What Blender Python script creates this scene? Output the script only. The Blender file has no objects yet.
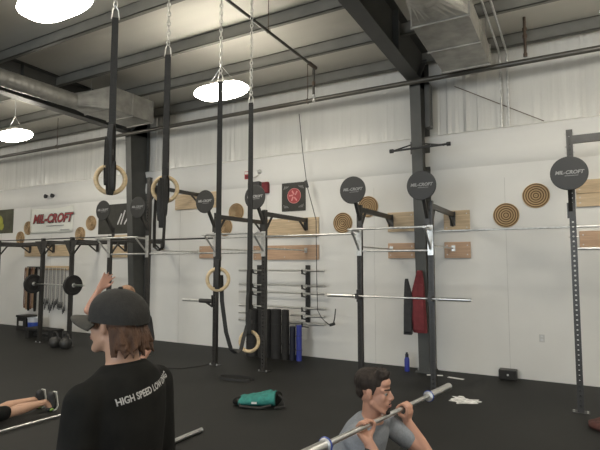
import bpy, bmesh, math, random
from mathutils import Vector, Matrix
from mathutils.bvhtree import BVHTree
random.seed(7)
PI = math.pi
S = bpy.context.scene
COL = S.collection
V = Vector

# ------------------------------------------------------------------ camera
H, YAW, PITCH, FPX = 1.87, math.radians(29.2), math.radians(4.4), 490.0
cam_d = bpy.data.cameras.new('camera'); cam = bpy.data.objects.new('camera', cam_d); COL.objects.link(cam)
cam.location = (0, 0, H); cam.rotation_euler = (PI/2+PITCH, 0, YAW)
cam_d.sensor_width = 36; cam_d.lens = 36*FPX/600; cam_d.clip_end = 200
S.camera = cam
S.view_settings.view_transform = 'Standard'; S.view_settings.look = 'None'
S.view_settings.gamma = 1; S.view_settings.use_curve_mapping = False
S.view_settings.exposure = -0.22

# ------------------------------------------------------------------ materials
def mat(name, col, rough=.6, metal=0, var=.12, scale=8, bump=0, bscale=40, spec=.5, stretch=(1,1,1), emit=None, estr=0):
    m = bpy.data.materials.new(name); m.use_nodes = True
    nt = m.node_tree; b = nt.nodes['Principled BSDF']
    b.inputs['Roughness'].default_value = rough; b.inputs['Metallic'].default_value = metal
    b.inputs['Specular IOR Level'].default_value = spec
    tc = nt.nodes.new('ShaderNodeTexCoord'); mp = nt.nodes.new('ShaderNodeMapping')
    mp.inputs['Scale'].default_value = stretch
    nt.links.new(tc.outputs['Object'], mp.inputs['Vector'])
    n = nt.nodes.new('ShaderNodeTexNoise'); n.inputs['Scale'].default_value = scale; n.inputs['Detail'].default_value = 5
    nt.links.new(mp.outputs['Vector'], n.inputs['Vector'])
    r = nt.nodes.new('ShaderNodeValToRGB')
    lo = [max(0, c*(1-var)) for c in col[:3]]; hi = [min(1, c*(1+var)) for c in col[:3]]
    r.color_ramp.elements[0].color = (*lo, 1); r.color_ramp.elements[1].color = (*hi, 1)
    r.color_ramp.elements[0].position = .3; r.color_ramp.elements[1].position = .7
    nt.links.new(n.outputs['Fac'], r.inputs['Fac']); nt.links.new(r.outputs['Color'], b.inputs['Base Color'])
    if bump:
        n2 = nt.nodes.new('ShaderNodeTexNoise'); n2.inputs['Scale'].default_value = bscale; n2.inputs['Detail'].default_value = 4
        nt.links.new(mp.outputs['Vector'], n2.inputs['Vector'])
        bp = nt.nodes.new('ShaderNodeBump'); bp.inputs['Strength'].default_value = bump; bp.inputs['Distance'].default_value = .02
        nt.links.new(n2.outputs['Fac'], bp.inputs['Height']); nt.links.new(bp.outputs['Normal'], b.inputs['Normal'])
    if emit:
        b.inputs['Emission Color'].default_value = (*emit, 1); b.inputs['Emission Strength'].default_value = estr
    return m

def mat_rings(name, c1, c2, freq, r=.2):
    """concentric coils of a woven round, about the object's own centre (object x,z plane)"""
    m = bpy.data.materials.new(name); m.use_nodes = True
    nt = m.node_tree; b = nt.nodes['Principled BSDF']; b.inputs['Roughness'].default_value = .85
    tc = nt.nodes.new('ShaderNodeTexCoord'); w = nt.nodes.new('ShaderNodeTexWave')
    w.wave_type = 'RINGS'; w.rings_direction = 'Y'; w.inputs['Scale'].default_value = freq; w.inputs['Distortion'].default_value = .4
    nt.links.new(tc.outputs['Object'], w.inputs['Vector'])
    rp = nt.nodes.new('ShaderNodeValToRGB')
    rp.color_ramp.elements[0].color = (*c1, 1); rp.color_ramp.elements[1].color = (*c2, 1)
    rp.color_ramp.elements[0].position = .25; rp.color_ramp.elements[1].position = .55
    nt.links.new(w.outputs['Fac'], rp.inputs['Fac']); nt.links.new(rp.outputs['Color'], b.inputs['Base Color'])
    return m

M = {}
M['wall'] = mat('white_wall_panel', (.70, .69, .655), .7, var=.05, scale=.9, bump=.05, bscale=5)
M['vinyl'] = mat('white_vinyl_insulation', (.64, .63, .59), .27, var=.05, scale=1.2, bump=.9, bscale=2.2, stretch=(5, 5, .12))
M['roofvinyl'] = mat('roof_vinyl_insulation', (.62, .60, .54), .45, var=.05, scale=1, bump=.3, bscale=1.6, stretch=(.3, 2.5, 1))
M['floor'] = mat('black_rubber_floor', (.0165, .0165, .015), .62, var=.2, scale=1.1, bump=.12, bscale=260, spec=.3)
M['steel_paint'] = mat('dark_grey_steel_paint', (.066, .067, .062), .55, var=.1, scale=4)
M['purlin'] = mat('grey_purlin_paint', (.17, .167, .15), .5, var=.1, scale=3)
M['black'] = mat('black_powder_coat', (.030, .029, .027), .42, var=.15, scale=12)
M['post'] = mat('rig_black_powder_coat', (.034, .032, .029), .4, var=.15, scale=12)
M['disc'] = mat('target_black_coat', (.021, .0205, .019), .5, var=.1, scale=6)
M['galv'] = mat('galvanised_steel', (.62, .62, .60), .38, .8, var=.15, scale=22)
M['duct'] = mat('galvanised_duct', (.34, .33, .30), .42, .4, var=.2, scale=6)
M['pipe'] = mat('dark_pipe_paint', (.085, .08, .068), .32, .3, var=.12, scale=6)
M['rust'] = mat('brown_pipe', (.10, .07, .05), .5, .2, var=.2, scale=9)
M['chrome'] = mat('bright_steel', (.66, .66, .645), .33, 1, var=.06, scale=30)
M['chain'] = mat('zinc_chain', (.80, .79, .74), .3, .7, var=.05, scale=30)
M['woodring'] = mat('ring_wood', (.62, .47, .27), .45, var=.15, scale=14, stretch=(1, 1, 4))
M['board'] = mat('pine_board', (.54, .41, .26), .6, var=.2, scale=5, stretch=(.6, 6, 9))
M['boardred'] = mat('reddish_board', (.47, .31, .20), .6, var=.16, scale=5, stretch=(.6, 6, 9))
M['strap'] = mat('black_webbing', (.030, .029, .027), .8, var=.2, scale=60, bump=.2, bscale=200)
M['jute'] = mat_rings('coiled_jute', (.14, .085, .04), (.56, .41, .24), 8.5)
M['white'] = mat('white_print', (.75, .75, .73), .6, var=.05, scale=10)
M['greyprint'] = mat('grey_print', (.30, .30, .29), .6, var=.1, scale=30)
M['bannerwhite'] = mat('banner_vinyl', (.72, .72, .66), .5, var=.04, scale=3, bump=.1, bscale=3)
M['red'] = mat('red_print', (.38, .06, .065), .55, var=.1, scale=12)
M['redplastic'] = mat('red_plastic', (.42, .05, .045), .4, var=.1, scale=12)
M['pink'] = mat('pale_red_print', (.66, .28, .27), .55, var=.1, scale=12)
M['blackcloth'] = mat('black_cotton', (.013, .013, .012), .95, var=.2, scale=14, bump=.15, bscale=20, spec=.15)
M['blackprint'] = mat('black_poster', (.035, .034, .028), .6, var=.2, scale=9)
M['poster'] = mat('olive_dark_poster', (.07, .07, .045), .55, var=.35, scale=4)
M['olive'] = mat('yellow_green_print', (.30, .30, .05), .55, var=.3, scale=9)
M['greyshirt'] = mat('heather_grey_cotton', (.24, .26, .29), .9, var=.1, scale=90, bump=.15, bscale=18)
M['skin'] = mat('skin', (.50, .27, .19), .5, var=.08, scale=9)
M['skinpale'] = mat('pale_skin', (.52, .31, .21), .5, var=.08, scale=9)
M['darkhair'] = mat('dark_brown_hair', (.022, .014, .010), .75, var=.35, scale=30, bump=.6, bscale=60, stretch=(1, 1, .3))
M['auburn'] = mat('auburn_hair', (.075, .036, .019), .75, var=.45, scale=34, bump=.9, bscale=60, stretch=(1, 1, .25))
M['blond'] = mat('light_brown_hair', (.30, .17, .10), .75, var=.3, scale=30, bump=.5, bscale=60)
M['cap'] = mat('black_cap_cloth', (.020, .019, .017), .85, var=.2, scale=50, bump=.1, bscale=120)
M['brim'] = mat('dark_olive_brim', (.045, .042, .034), .85, var=.15, scale=50)
M['lip'] = mat('lips', (.42, .17, .14), .5)
M['eyewhite'] = mat('eye_white', (.32, .30, .28), .3)
M['iris'] = mat('dark_iris', (.02, .015, .01), .2)
M['blue'] = mat('blue_plastic', (.03, .07, .34), .4, var=.1)
M['bluemat'] = mat('blue_vinyl', (.035, .05, .30), .5, var=.12)
M['navymat'] = mat('dark_navy_vinyl', (.012, .014, .03), .5, var=.12)
M['blackmat'] = mat('black_foam_mat', (.018, .017, .016), .75, var=.2, scale=10)
M['teal'] = mat('teal_cloth', (.028, .20, .175), .8, var=.25, scale=14, bump=.5, bscale=16)
M['maroon'] = mat('maroon_cloth', (.16, .025, .03), .85, var=.2, scale=12, bump=.4, bscale=14)
M['darkcloth'] = mat('charcoal_cloth', (.035, .035, .037), .85, var=.2, scale=12, bump=.4, bscale=14)
M['redbrown'] = mat('rust_red_cloth', (.07, .025, .02), .85, var=.3, scale=12, bump=.4, bscale=14)
M['chalk'] = mat('chalk_powder', (.72, .72, .70), .95, var=.4, scale=14, bump=.3)
M['sole'] = mat('white_foam_sole', (.60, .60, .56), .6, var=.05)
M['shoe'] = mat('black_shoe_mesh', (.03, .03, .03), .7, var=.3, scale=40)
M['lime'] = mat('lime_green_rubber', (.30, .50, .10), .6)
M['bucket'] = mat('white_bucket_plastic', (.55, .57, .60), .4, var=.05)
M['tan'] = mat('tan_band', (.36, .24, .15), .7, var=.2)
M['brown'] = mat('brown_band', (.17, .08, .05), .7, var=.2)
M['ropewhite'] = mat('pale_cable', (.45, .42, .36), .5, var=.1)
M['ropeblack'] = mat('black_cable', (.03, .03, .03), .5, var=.1)
M['outlet'] = mat('outlet_plastic', (.50, .49, .46), .4, var=.03)
M['shirtprint'] = mat('shirt_print', (.42, .42, .41), .8, var=.15, scale=60)
M['silverprint'] = mat('silver_tape', (.60, .60, .58), .5, var=.05)
M['lamp'] = mat('lamp_lens', (.9, .88, .8), .5, emit=(1.0, .93, .80), estr=46)

# ------------------------------------------------------------------ mesh builder
def frame(d):
    d = d.normalized(); a = V((0, 0, 1)) if abs(d.z) < .9 else V((1, 0, 0))
    u = d.cross(a).normalized(); v = u.cross(d).normalized()
    return u, v
class MB:
    def __init__(s): s.v = []; s.f = []; s.mi = []
    def add(s, vs, fs):
        o = len(s.v); s.v += [V(x) for x in vs]; s.f += [tuple(i+o for i in f) for f in fs]; return s
    def box(s, c, size, rz=0, R=None, bev=0):
        c = V(c); h = [x/2 for x in size]
        R = R or Matrix.Rotation(rz, 3, 'Z')
        if bev:
            b = bmesh.new(); bmesh.ops.create_cube(b, size=1)
            for v in b.verts: v.co = V((v.co.x*size[0], v.co.y*size[1], v.co.z*size[2]))
            bmesh.ops.bevel(b, geom=list(b.edges), offset=bev, segments=2, affect='EDGES', profile=.5)
            b.verts.index_update()
            s.add([c+R@v.co for v in b.verts], [[v.index for v in f.verts] for f in b.faces]); b.free(); return s
        vs = [c+R@V((x*h[0], y*h[1], z*h[2])) for z in (-1, 1) for y in (-1, 1) for x in (-1, 1)]
        return s.add(vs, [(0, 2, 3, 1), (4, 5, 7, 6), (0, 1, 5, 4), (2, 6, 7, 3), (0, 4, 6, 2), (1, 3, 7, 5)])
    def b2(s, a, b, **k):
        a, b = V(a), V(b); return s.box((a+b)/2, [abs(x) for x in (b-a)], **k)
    def beam(s, p, q, w, h, bev=0):
        p, q = V(p), V(q); d = (q-p); L = d.length; x = d.normalized(); u, v = frame(d)
        R = Matrix((x, u, v)).transposed(); return s.box((p+q)/2, (L, w, h), R=R, bev=bev)
    def cyl(s, p, q, r, r2=None, n=14, caps=True):
        p, q = V(p), V(q); r2 = r if r2 is None else r2; u, v = frame(q-p); vs = []
        for c, rr in ((p, r), (q, r2)):
            for i in range(n):
                a = 2*PI*i/n; vs.append(c+u*math.cos(a)*rr+v*math.sin(a)*rr)
        fs = [(i, (i+1) % n, n+(i+1) % n, n+i) for i in range(n)]
        if caps: fs += [tuple(range(n-1, -1, -1)), tuple(range(n, 2*n))]
        return s.add(vs, fs)
    def tube(s, pts, r, n=8, closed=False):
        pts = [V(p) for p in pts]; N = len(pts); rs = r if isinstance(r, (list, tuple)) else [r]*N
        vs = []; u = None
        for i, p in enumerate(pts):
            d = (pts[(i+1) % N]-pts[i-1]) if closed else (pts[min(i+1, N-1)]-pts[max(i-1, 0)])
            d.normalize()
            if u is None: u = frame(d)[0]
            u = (u-d*u.dot(d)).normalized(); w = d.cross(u)
            for k in range(n):
                a = 2*PI*k/n; vs.append(p+u*math.cos(a)*rs[i]+w*math.sin(a)*rs[i])
        fs = [(i*n+k, i*n+(k+1) % n, ((i+1) % N)*n+(k+1) % n, ((i+1) % N)*n+k) for i in range(N if closed else N-1) for k in range(n)]
        if not closed: fs += [tuple(range(n-1, -1, -1)), tuple(range((N-1)*n, N*n))]
        return s.add(vs, fs)
    def ribbon(s, pts, wdir, w, t, closed=False):
        pts = [V(p) for p in pts]; N = len(pts); wd = V(wdir).normalized(); vs = []
        for i, p in enumerate(pts):
            d = (pts[(i+1) % N]-pts[i-1]) if closed else (pts[min(i+1, N-1)]-pts[max(i-1, 0)])
            nn = d.cross(wd).normalized()
            for a, b in ((-1, -1), (1, -1), (1, 1), (-1, 1)): vs.append(p+wd*a*w/2+nn*b*t/2)
        fs = [(i*4+k, i*4+(k+1) % 4, ((i+1) % N)*4+(k+1) % 4, ((i+1) % N)*4+k) for i in range(N if closed else N-1) for k in range(4)]
        if not closed: fs += [(3, 2, 1, 0), tuple(range((N-1)*4, N*4))]
        return s.add(vs, fs)
    def ell(s, c, r, R=None, n=16, m=10):
        c = V(c); R = R or Matrix.Identity(3); vs = [c+R@V((0, 0, -r[2]))]
        for j in range(1, m):
            t = -PI/2+PI*j/m
            for i in range(n):
                a = 2*PI*i/n; vs.append(c+R@V((r[0]*math.cos(t)*math.cos(a), r[1]*math.cos(t)*math.sin(a), r[2]*math.sin(t))))
        vs.append(c+R@V((0, 0, r[2]))); L = len(vs)-1
        fs = [(0, 1+(i+1) % n, 1+i) for i in range(n)]
        for j in range(m-2):
            for i in range(n):
                a = 1+j*n; fs.append((a+i, a+(i+1) % n, a+n+(i+1) % n, a+n+i))
        a = 1+(m-2)*n; fs += [(a+i, a+(i+1) % n, L) for i in range(n)]
        return s.add(vs, fs)
    def cap(s, p, q, r1, r2):
        """tapered capsule"""
        p, q = V(p), V(q); s.cyl(p, q, r1, r2, n=16); s.ell(p, (r1,)*3); s.ell(q, (r2,)*3); return s
    def chain(s, pts, rs):
        for i in range(len(pts)-1): s.cap(pts[i], pts[i+1], rs[i], rs[i+1])
        return s
    def loft(s, rings, n=24):
        """rings: (centre, vec_a, vec_b), closed by caps"""
        vs = []
        for c, a, b in rings:
            c, a, b = V(c), V(a), V(b)
            for i in range(n):
                t = 2*PI*i/n; vs.append(c+a*math.cos(t)+b*math.sin(t))
        N = len(rings); fs = [(j*n+i, j*n+(i+1) % n, (j+1)*n+(i+1) % n, (j+1)*n+i) for j in range(N-1) for i in range(n)]
        fs += [tuple(range(n-1, -1, -1)), tuple(range((N-1)*n, N*n))]
        return s.add(vs, fs)
    def torus(s, c, R, r, axis=(0, 0, 1), n=40, m=10, sx=1, sy=1):
        u, v = frame(V(axis)); c = V(c)
        return s.tube([c+u*math.cos(2*PI*i/n)*R*sx+v*math.sin(2*PI*i/n)*R*sy for i in range(n)], r, m, True)
    def lathe(s, c, prof, axis=(0, 0, 1), n=28):
        ax = V(axis).normalized(); u, v = frame(ax); c = V(c); vs = []
        for r, h in prof:
            for i in range(n):
                a = 2*PI*i/n; vs.append(c+ax*h+u*math.cos(a)*r+v*math.sin(a)*r)
        N = len(prof); fs = [(j*n+i, j*n+(i+1) % n, (j+1)*n+(i+1) % n, (j+1)*n+i) for j in range(N-1) for i in range(n)]
        fs += [tuple(range(n-1, -1, -1)), tuple(range((N-1)*n, N*n))]
        return s.add(vs, fs)
    def xf(s, Mx): s.v = [Mx@p for p in s.v]; return s
    def build(s, name, m, parent=None, origin=None, smooth=False, world=True):
        """verts are world coordinates unless world=False"""
        o_par = ORG.get(parent.name, V((0, 0, 0))) if (parent and world) else V((0, 0, 0))
        if origin is None:
            if parent: origin = o_par
            else:
                xs = [p.x for p in s.v]; ys = [p.y for p in s.v]; zs = [p.z for p in s.v]
                origin = V(((min(xs)+max(xs))/2, (min(ys)+max(ys))/2, min(zs)))
        origin = V(origin)
        me = bpy.data.meshes.new(name); me.from_pydata([tuple(p-origin) for p in s.v], [], s.f); me.update()
        bm = bmesh.new(); bm.from_mesh(me); bmesh.ops.recalc_face_normals(bm, faces=bm.faces); bm.to_mesh(me); bm.free()
        me.materials.append(M[m] if isinstance(m, str) else m)
        o = bpy.data.objects.new(name, me); COL.objects.link(o)
        if parent: o.parent = parent; o.location = origin-o_par
        else: o.location = origin
        ORG[o.name] = origin if world else V((0, 0, 0))
        if smooth: shade(o)
        return o
ORG = {}
def shade(o, ang=45):
    me = o.data
    for p in me.polygons: p.use_smooth = True
    bm = bmesh.new(); bm.from_mesh(me)
    for e in bm.edges:
        if len(e.link_faces) == 2 and e.calc_face_angle(0) > math.radians(ang): e.smooth = False
    bm.to_mesh(me); bm.free()
def tag(o, label=None, cat=None, group=None, kind=None):
    if label: o['label'] = label
    if cat: o['category'] = cat
    if group: o['group'] = group
    if kind: o['kind'] = kind
    return o
def thing(name, label, cat, loc=(0, 0, 0), rz=0, group=None):
    o = bpy.data.objects.new(name, None); COL.objects.link(o); o.location = loc; o.rotation_euler = (0, 0, rz)
    o.empty_display_size = .1; ORG[o.name] = V(loc); return tag(o, label, cat, group)
def kids(o): return [c for c in COL.objects if c.parent == o]
def copy_tree(o, parent=None):
    c = o.copy(); COL.objects.link(c); c.parent = parent
    for ch in kids(o): copy_tree(ch, c)
    return c
def struct(o): o['kind'] = 'structure'; return o
def bake(o):
    dg = bpy.context.evaluated_depsgraph_get(); dg.update()
    me = bpy.data.meshes.new_from_object(o.evaluated_get(dg)); mats = [m for m in o.data.materials]
    o.modifiers.clear(); o.data = me
    if not me.materials:
        for m in mats: me.materials.append(m)
    for p in me.polygons: p.use_smooth = True
def fleshy(mb, name, m, parent, voxel=.008, it=4, world=True):
    o = mb.build(name, m, parent, world=world)
    md = o.modifiers.new('r', 'REMESH'); md.mode = 'VOXEL'; md.voxel_size = voxel
    sm = o.modifiers.new('s', 'SMOOTH'); sm.iterations = it; sm.factor = .5
    bake(o); return o
def text(body, size, Mx, m, name, parent, extrude=.001, bold=0, shear=0, space=1, project=None, sub=False):
    """Mx: 4x4 world matrix, text in its x,y plane facing +z, centred"""
    cu = bpy.data.curves.new(name, 'FONT'); cu.body = body; cu.size = size; cu.extrude = extrude
    cu.offset = bold; cu.shear = shear; cu.space_character = space; cu.align_x = 'CENTER'; cu.align_y = 'CENTER'
    cu.resolution_u = 3
    t = bpy.data.objects.new(name+'_tmp', cu); COL.objects.link(t)
    dg = bpy.context.evaluated_depsgraph_get(); dg.update()
    me = bpy.data.meshes.new_from_object(t.evaluated_get(dg)); bpy.data.objects.remove(t)
    bm = bmesh.new(); bm.from_mesh(me)
    if sub:
        bmesh.ops.triangulate(bm, faces=bm.faces)
        bmesh.ops.subdivide_edges(bm, edges=[e for e in bm.edges if e.calc_length() > .01], cuts=2, use_grid_fill=True)
    vs = [Mx@v.co for v in bm.verts]
    if project: vs = [project(p) for p in vs]
    bm.verts.index_update(); mb = MB(); mb.add(vs, [[v.index for v in f.verts] for f in bm.faces]); bm.free()
    return mb.build(name, m, parent)
def facing(origin, normal, up=(0, 0, 1)):
    z = V(normal).normalized(); x = V(up).cross(z).normalized(); y = z.cross(x)
    Mx = Matrix((x, y, z)).transposed().to_4x4(); Mx.translation = V(origin); return Mx

# ------------------------------------------------------------------ setting
WY = 8.8
struct(MB().b2((-24, -12, -.1), (8, WY+.3, 0)).build('floor', 'floor', origin=(0, 0, 0)))
w = MB().b2((-24, WY, 0), (8, WY+.15, 3.56))
struct(w.build('wall_back', 'wall', origin=(0, 0, 0)))
# bulging insulation band above the panelling, then the tall wrinkled vinyl
mb = MB(); prof = [(WY+.02, 3.50), (WY-.004, 3.53), (WY-.03, 3.60), (WY-.045, 3.68), (WY-.035, 3.8), (WY-.02, 3.95), (WY-.045, 4.08), (WY-.06, 4.13), (WY-.02, 4.16), (WY+.05, 4.17), (WY+.05, 3.56)]
pv = [(x, a, b) for x in (-24, 8) for a, b in prof]; n_ = len(prof)
mb.add(pv, [(i, (i+1) % n_, n_+(i+1) % n_, n_+i) for i in range(n_)])
struct(mb.build('wall_back_band', 'wall', origin=(0, 0, 0), smooth=True)).name = 'trim_1'
# upper vinyl: real vertical pleats
mb = MB(); xs = []; x = -24.0
while x < 8: xs.append(x); x += random.uniform(.018, .075)
zs = [4.15, 4.3, 4.5, 4.8, 5.1, 5.4, 5.72]; cols = []
amp = [random.uniform(-1, 1)*(.10+.7*max(0, math.sin(x*1.7+math.sin(x*.9)*2))**3) for x in xs]
for i, x in enumerate(xs):
    for j, z in enumerate(zs):
        k = (1.0, .95, .7, .45, .35, .5, .8)[j]
        cols.append((x, WY+.035+.035*amp[i]*k, z))
nz = len(zs)
mb.add(cols, [(i*nz+j, (i+1)*nz+j, (i+1)*nz+j+1, i*nz+j+1) for i in range(len(xs)-1) for j in range(nz-1)])
struct(mb.build('wall_back_upper', 'vinyl', origin=(0, 0, 0))).name = 'trim_2'
RZ = lambda y: 5.70+(WY-y)/40.0
mb = MB(); mb.add([(-24, WY+.2, RZ(WY)), (8, WY+.2, RZ(WY)), (8, -12, RZ(-12)), (-24, -12, RZ(-12)), (-24, WY+.2, RZ(WY)+.1), (8, WY+.2, RZ(WY)+.1), (8, -12, RZ(-12)+.1), (-24, -12, RZ(-12)+.1)],
       [(0, 1, 2, 3), (4, 7, 6, 5), (0, 4, 5, 1), (1, 5, 6, 2), (2, 6, 7, 3), (3, 7, 4, 0)])
struct(mb.build('ceiling', 'roofvinyl', origin=(0, 0, 0)))
struct(MB().b2((7.9, -12, 0), (8.05, WY, 6.4)).build('wall_right', 'wall', origin=(0, 0, 0)))
struct(MB().b2((-24.05, -12, 0), (-23.9, WY, 6.4)).build('wall_left', 'wall', origin=(0, 0, 0)))
struct(MB().b2((-24, -12.1, 0), (8, -12, 6.4)).build('wall_front', 'wall', origin=(0, 0, 0)))
# wall panel seams
mb = MB()
for x in (-15.6, -13.1, -10.7, -8.2, -5.75, -3.3, -.98+0, 1.6): mb.b2((x-.003, WY-.003, .0), (x+.003, WY+.002, 3.3))
struct(mb.build('trim_3', mat('panel_seam', (.5, .49, .46), .7), origin=(0, 0, 0)))

# purlins
names = ['nearest the wall top', 'second out from the wall', 'third out from the wall', 'fourth out from the wall', 'fifth out from the wall', 'sixth out from the wall', 'farthest out over the room', 'above the camera']
py = [8.66, 7.45, 6.25, 5.0, 3.75, 2.5]
for i, y in enumerate(py):
    zt = RZ(y)-.005; zb = zt-.23
    mb = MB().b2((-23.9, y-.006, zb), (7.9, y+.006, zt)); mb.b2((-23.9, y-.07, zb-.006), (7.9, y+.006, zb+.006))
    mb.b2((-23.9, y-.006, zt-.012), (7.9, y+.07, zt)); mb.b2((-23.9, y-.07, zb-.006), (7.9, y-.062, zb+.02))
    tag(mb.build('roof_purlin', 'purlin'), 'long grey roof purlin parallel to the back wall, '+names[i], 'purlin', 'roof purlins')

# steel frames: tapered column + rafter
def steel_frame(x, lab, side):
    r = thing('steel_frame', lab, 'steel frame', (x, WY-.1, 0), 0)
    # column: outer flange at the wall, inner flange sloping toward the room
    w2 = .092; mb = MB()
    yb, yt = WY-.33, WY-.62
    mb.b2((x-w2, WY-.03, 0), (x+w2, WY-.015, 5.5))
    z1 = 5.05
    mb.add([(x-w2, yb, 0), (x+w2, yb, 0), (x+w2, yt, z1), (x-w2, yt, z1), (x-w2, yb-.015, 0), (x+w2, yb-.015, 0), (x+w2, yt-.015, z1), (x-w2, yt-.015, z1)],
           [(0, 1, 2, 3), (4, 7, 6, 5), (0, 4, 5, 1), (1, 5, 6, 2), (2, 6, 7, 3), (3, 7, 4, 0)])
    mb.add([(x-.006, yb, 0), (x-.006, WY-.02, 0), (x-.006, WY-.02, 5.5), (x-.006, yt, z1), (x+.006, yb, 0), (x+.006, WY-.02, 0), (x+.006, WY-.02, 5.5), (x+.006, yt, z1)],
           [(0, 1, 2, 3), (4, 7, 6, 5), (0, 4, 5, 1), (1, 5, 6, 2), (2, 6, 7, 3), (3, 7, 4, 0)])
    mb.build('column', 'steel_paint', r)
    bp = MB().box((x, WY-.17, .012), (.3, .42, .024)); bp.build('base_plate', 'steel_paint', r)
    for sx in (-.1, .1):
        for yy in (WY-.3, WY-.06): MB().cyl((x+sx*1.15, yy, .02), (x+sx*1.15, yy, .06), .014, n=6).build('anchor_bolt', 'galv', r)
    mb = MB(); ye = -11.9
    za = lambda y: 5.02+(WY-.6-y)/40
    zt = lambda y: RZ(y)-.01
    y0 = WY-.62
    def slab(x0, x1, a, b):
        return mb.add([(x0, *a[0]), (x0, *a[1]), (x0, *b[1]), (x0, *b[0]), (x1, *a[0]), (x1, *a[1]), (x1, *b[1]), (x1, *b[0])],
               [(0, 1, 2, 3), (4, 7, 6, 5), (0, 4, 5, 1), (1, 5, 6, 2), (2, 6, 7, 3), (3, 7, 4, 0)])
    slab(x-.006, x+.006, ((y0, za(y0)), (y0, zt(y0))), ((ye, za(ye)), (ye, zt(ye))))
    slab(x-.006, x+.006, ((WY-.02, za(y0)), (WY-.02, zt(WY))), ((y0, za(y0)), (y0, zt(y0))))
    slab(x-.115, x+.115, ((y0, za(y0)-.016), (y0, za(y0))), ((ye, za(ye)-.016), (ye, za(ye))))
    slab(x-.115, x+.115, ((WY-.02, zt(WY)-.016), (WY-.02, zt(WY))), ((ye, zt(ye)-.016), (ye, zt(ye))))
    mb.build('rafter', 'steel_paint', r)
    for yy in (7.0, 5.5, 4.0): MB().b2((x+.006, yy-.005, za(yy)), (x+.1, yy+.005, zt(yy))).build('stiffener', 'steel_paint', r)
    MB().beam((x+.05, y0, za(y0)), (x+.05, WY-.05, zt(WY)-.05), .09, .014).build('knee_stiffener', 'steel_paint', r)
    return r
steel_frame(-2.30, 'dark grey tapered steel frame rising behind the middle of the rig, its rafter crossing overhead', 1)
steel_frame(-9.35, 'dark grey steel frame at the left, just right of the black banner with white marks', 1)

# ---------------- lamps
def lamp(x, y, lab, first=None):
    if first is None:
        r = thing('high_bay_lamp', lab, 'ceiling lamp', (x, y, 4.66), 0, 'high bay lamps')
        z = 4.66
        # lens: flattened half ellipsoid, bright
        mb = MB(); n = 32; m = 8; vs = []
        for j in range(m+1):
            t = -.45+(PI/2+.45)*j/m
            for i in range(n):
                a = 2*PI*i/n; cx = abs(math.cos(a))**.7*(1 if math.cos(a) > 0 else -1); sy = abs(math.sin(a))**.7*(1 if math.sin(a) > 0 else -1)
                vs.append((x+.50*cx*math.cos(t), y+.23*sy*math.cos(t), z-.13*math.sin(t)))
        mb.add(vs, [(j*n+i, j*n+(i+1) % n, (j+1)*n+(i+1) % n, (j+1)*n+i) for j in range(m) for i in range(n)]+[tuple(range(n))])
        mb.build('lens', 'lamp', r, smooth=True)
        MB().box((x, y, z+.075), (.72, .26, .05), bev=.015).build('housing', 'duct', r)
        MB().box((x, y, z+.125), (.4, .14, .06), bev=.01).build('driver_box', 'duct', r)
        c = MB()
        for sx in (-.3, .3): c.cyl((x+sx, y, z+.09), (x, y, z+.42), .004, n=6)
        c.cyl((x, y, z+.42), (x, y, RZ(y)-.01), .006, n=6)
        c.build('suspension_cable', 'galv', r)
        return r
    c = copy_tree(first); c.location = (x, y, 4.66); c['label'] = lab; return c
L0 = lamp(-4.93, 6.18, 'glowing high bay lamp behind the two middle strap chains')
lamp(-4.80, 3.15, 'largest glowing lamp at the top left corner, nearest to the camera', L0)
lamp(-10.65, 6.18, 'smallest glowing lamp at the far left above the white banner', L0)
for x, y in ((.85, 6.18), (.85, 3.15), (-10.6, 3.15), (-16.4, 6.18), (-4.8, 0.1), (.85, 0.1), (-10.6, .1), (-4.8, -5), (.85, -5), (5.5, 6.18), (5.5, 0), (-16.4, 0), (-10.6, -5)):
    lamp(x, y, 'high bay lamp outside the picture', L0)

# ---------------- sprinkler main and branches
r = thing('sprinkler_main', 'long dark horizontal pipe crossing the upper wall from left to right', 'pipe', (-4, 8.05, 4.943))
MB().cyl((-23.9, 8.05, 4.943), (7.9, 8.05, 4.943), .042, n=16).build('main_pipe', 'pipe', r, smooth=True)
for x in (-11.9, -7.9, -4.33, .9):
    MB().cyl((x, 8.05, 4.98), (x, 8.05, RZ(8.05)), .008, n=8).torus((x, 8.05, 4.943), .05, .007, (1, 0, 0), 16, 6).build('hanger', 'rust', r)
r = thing('sprinkler_branch', 'thin dark pipe running out overhead from an elbow above the wall', 'pipe', (-3.64, 6.9, 5.1))
MB().tube([(-3.64, 2.0, 5.14), (-3.64, 4.6, 5.12), (-3.64, 6.95, 5.1), (-3.66, 7.02, 5.08), (-3.67, 7.03, 4.98), (-3.67, 7.03, 4.62)], .022, 10).build('branch_pipe', 'pipe', r, smooth=True)
MB().cyl((-3.64, 6.82, 5.10), (-3.64, 7.05, 5.1), .032).cyl((-3.67, 7.03, 4.8), (-3.67, 7.03, 4.86), .03).build('coupling', 'rust', r)
MB().cyl((-3.67, 7.03, 4.60), (-3.67, 7.03, 4.64), .03).cyl((-3.67, 7.03, 4.54), (-3.67, 7.03, 4.60), .012).cyl((-3.67, 7.03, 4.53), (-3.67, 7.03, 4.54), .026).build('sprinkler_head', 'galv', r)
MB().cyl((-3.64, 5.6, 5.12), (-3.64, 5.6, RZ(5.6)), .006, n=6).torus((-3.64, 5.6, 5.12), .03, .005, (0, 1, 0), 16, 6).build('hanger', 'rust', r)
r = thing('sprinkler_drop', 'brown vertical pipe with couplings dropping from the roof at the upper right', 'pipe', (-.55, 8.2, 5.1))
MB().cyl((-.55, 8.2, 5.08), (-.55, 8.2, RZ(8.2)), .022).build('drop_pipe', 'rust', r, smooth=True)
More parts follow.
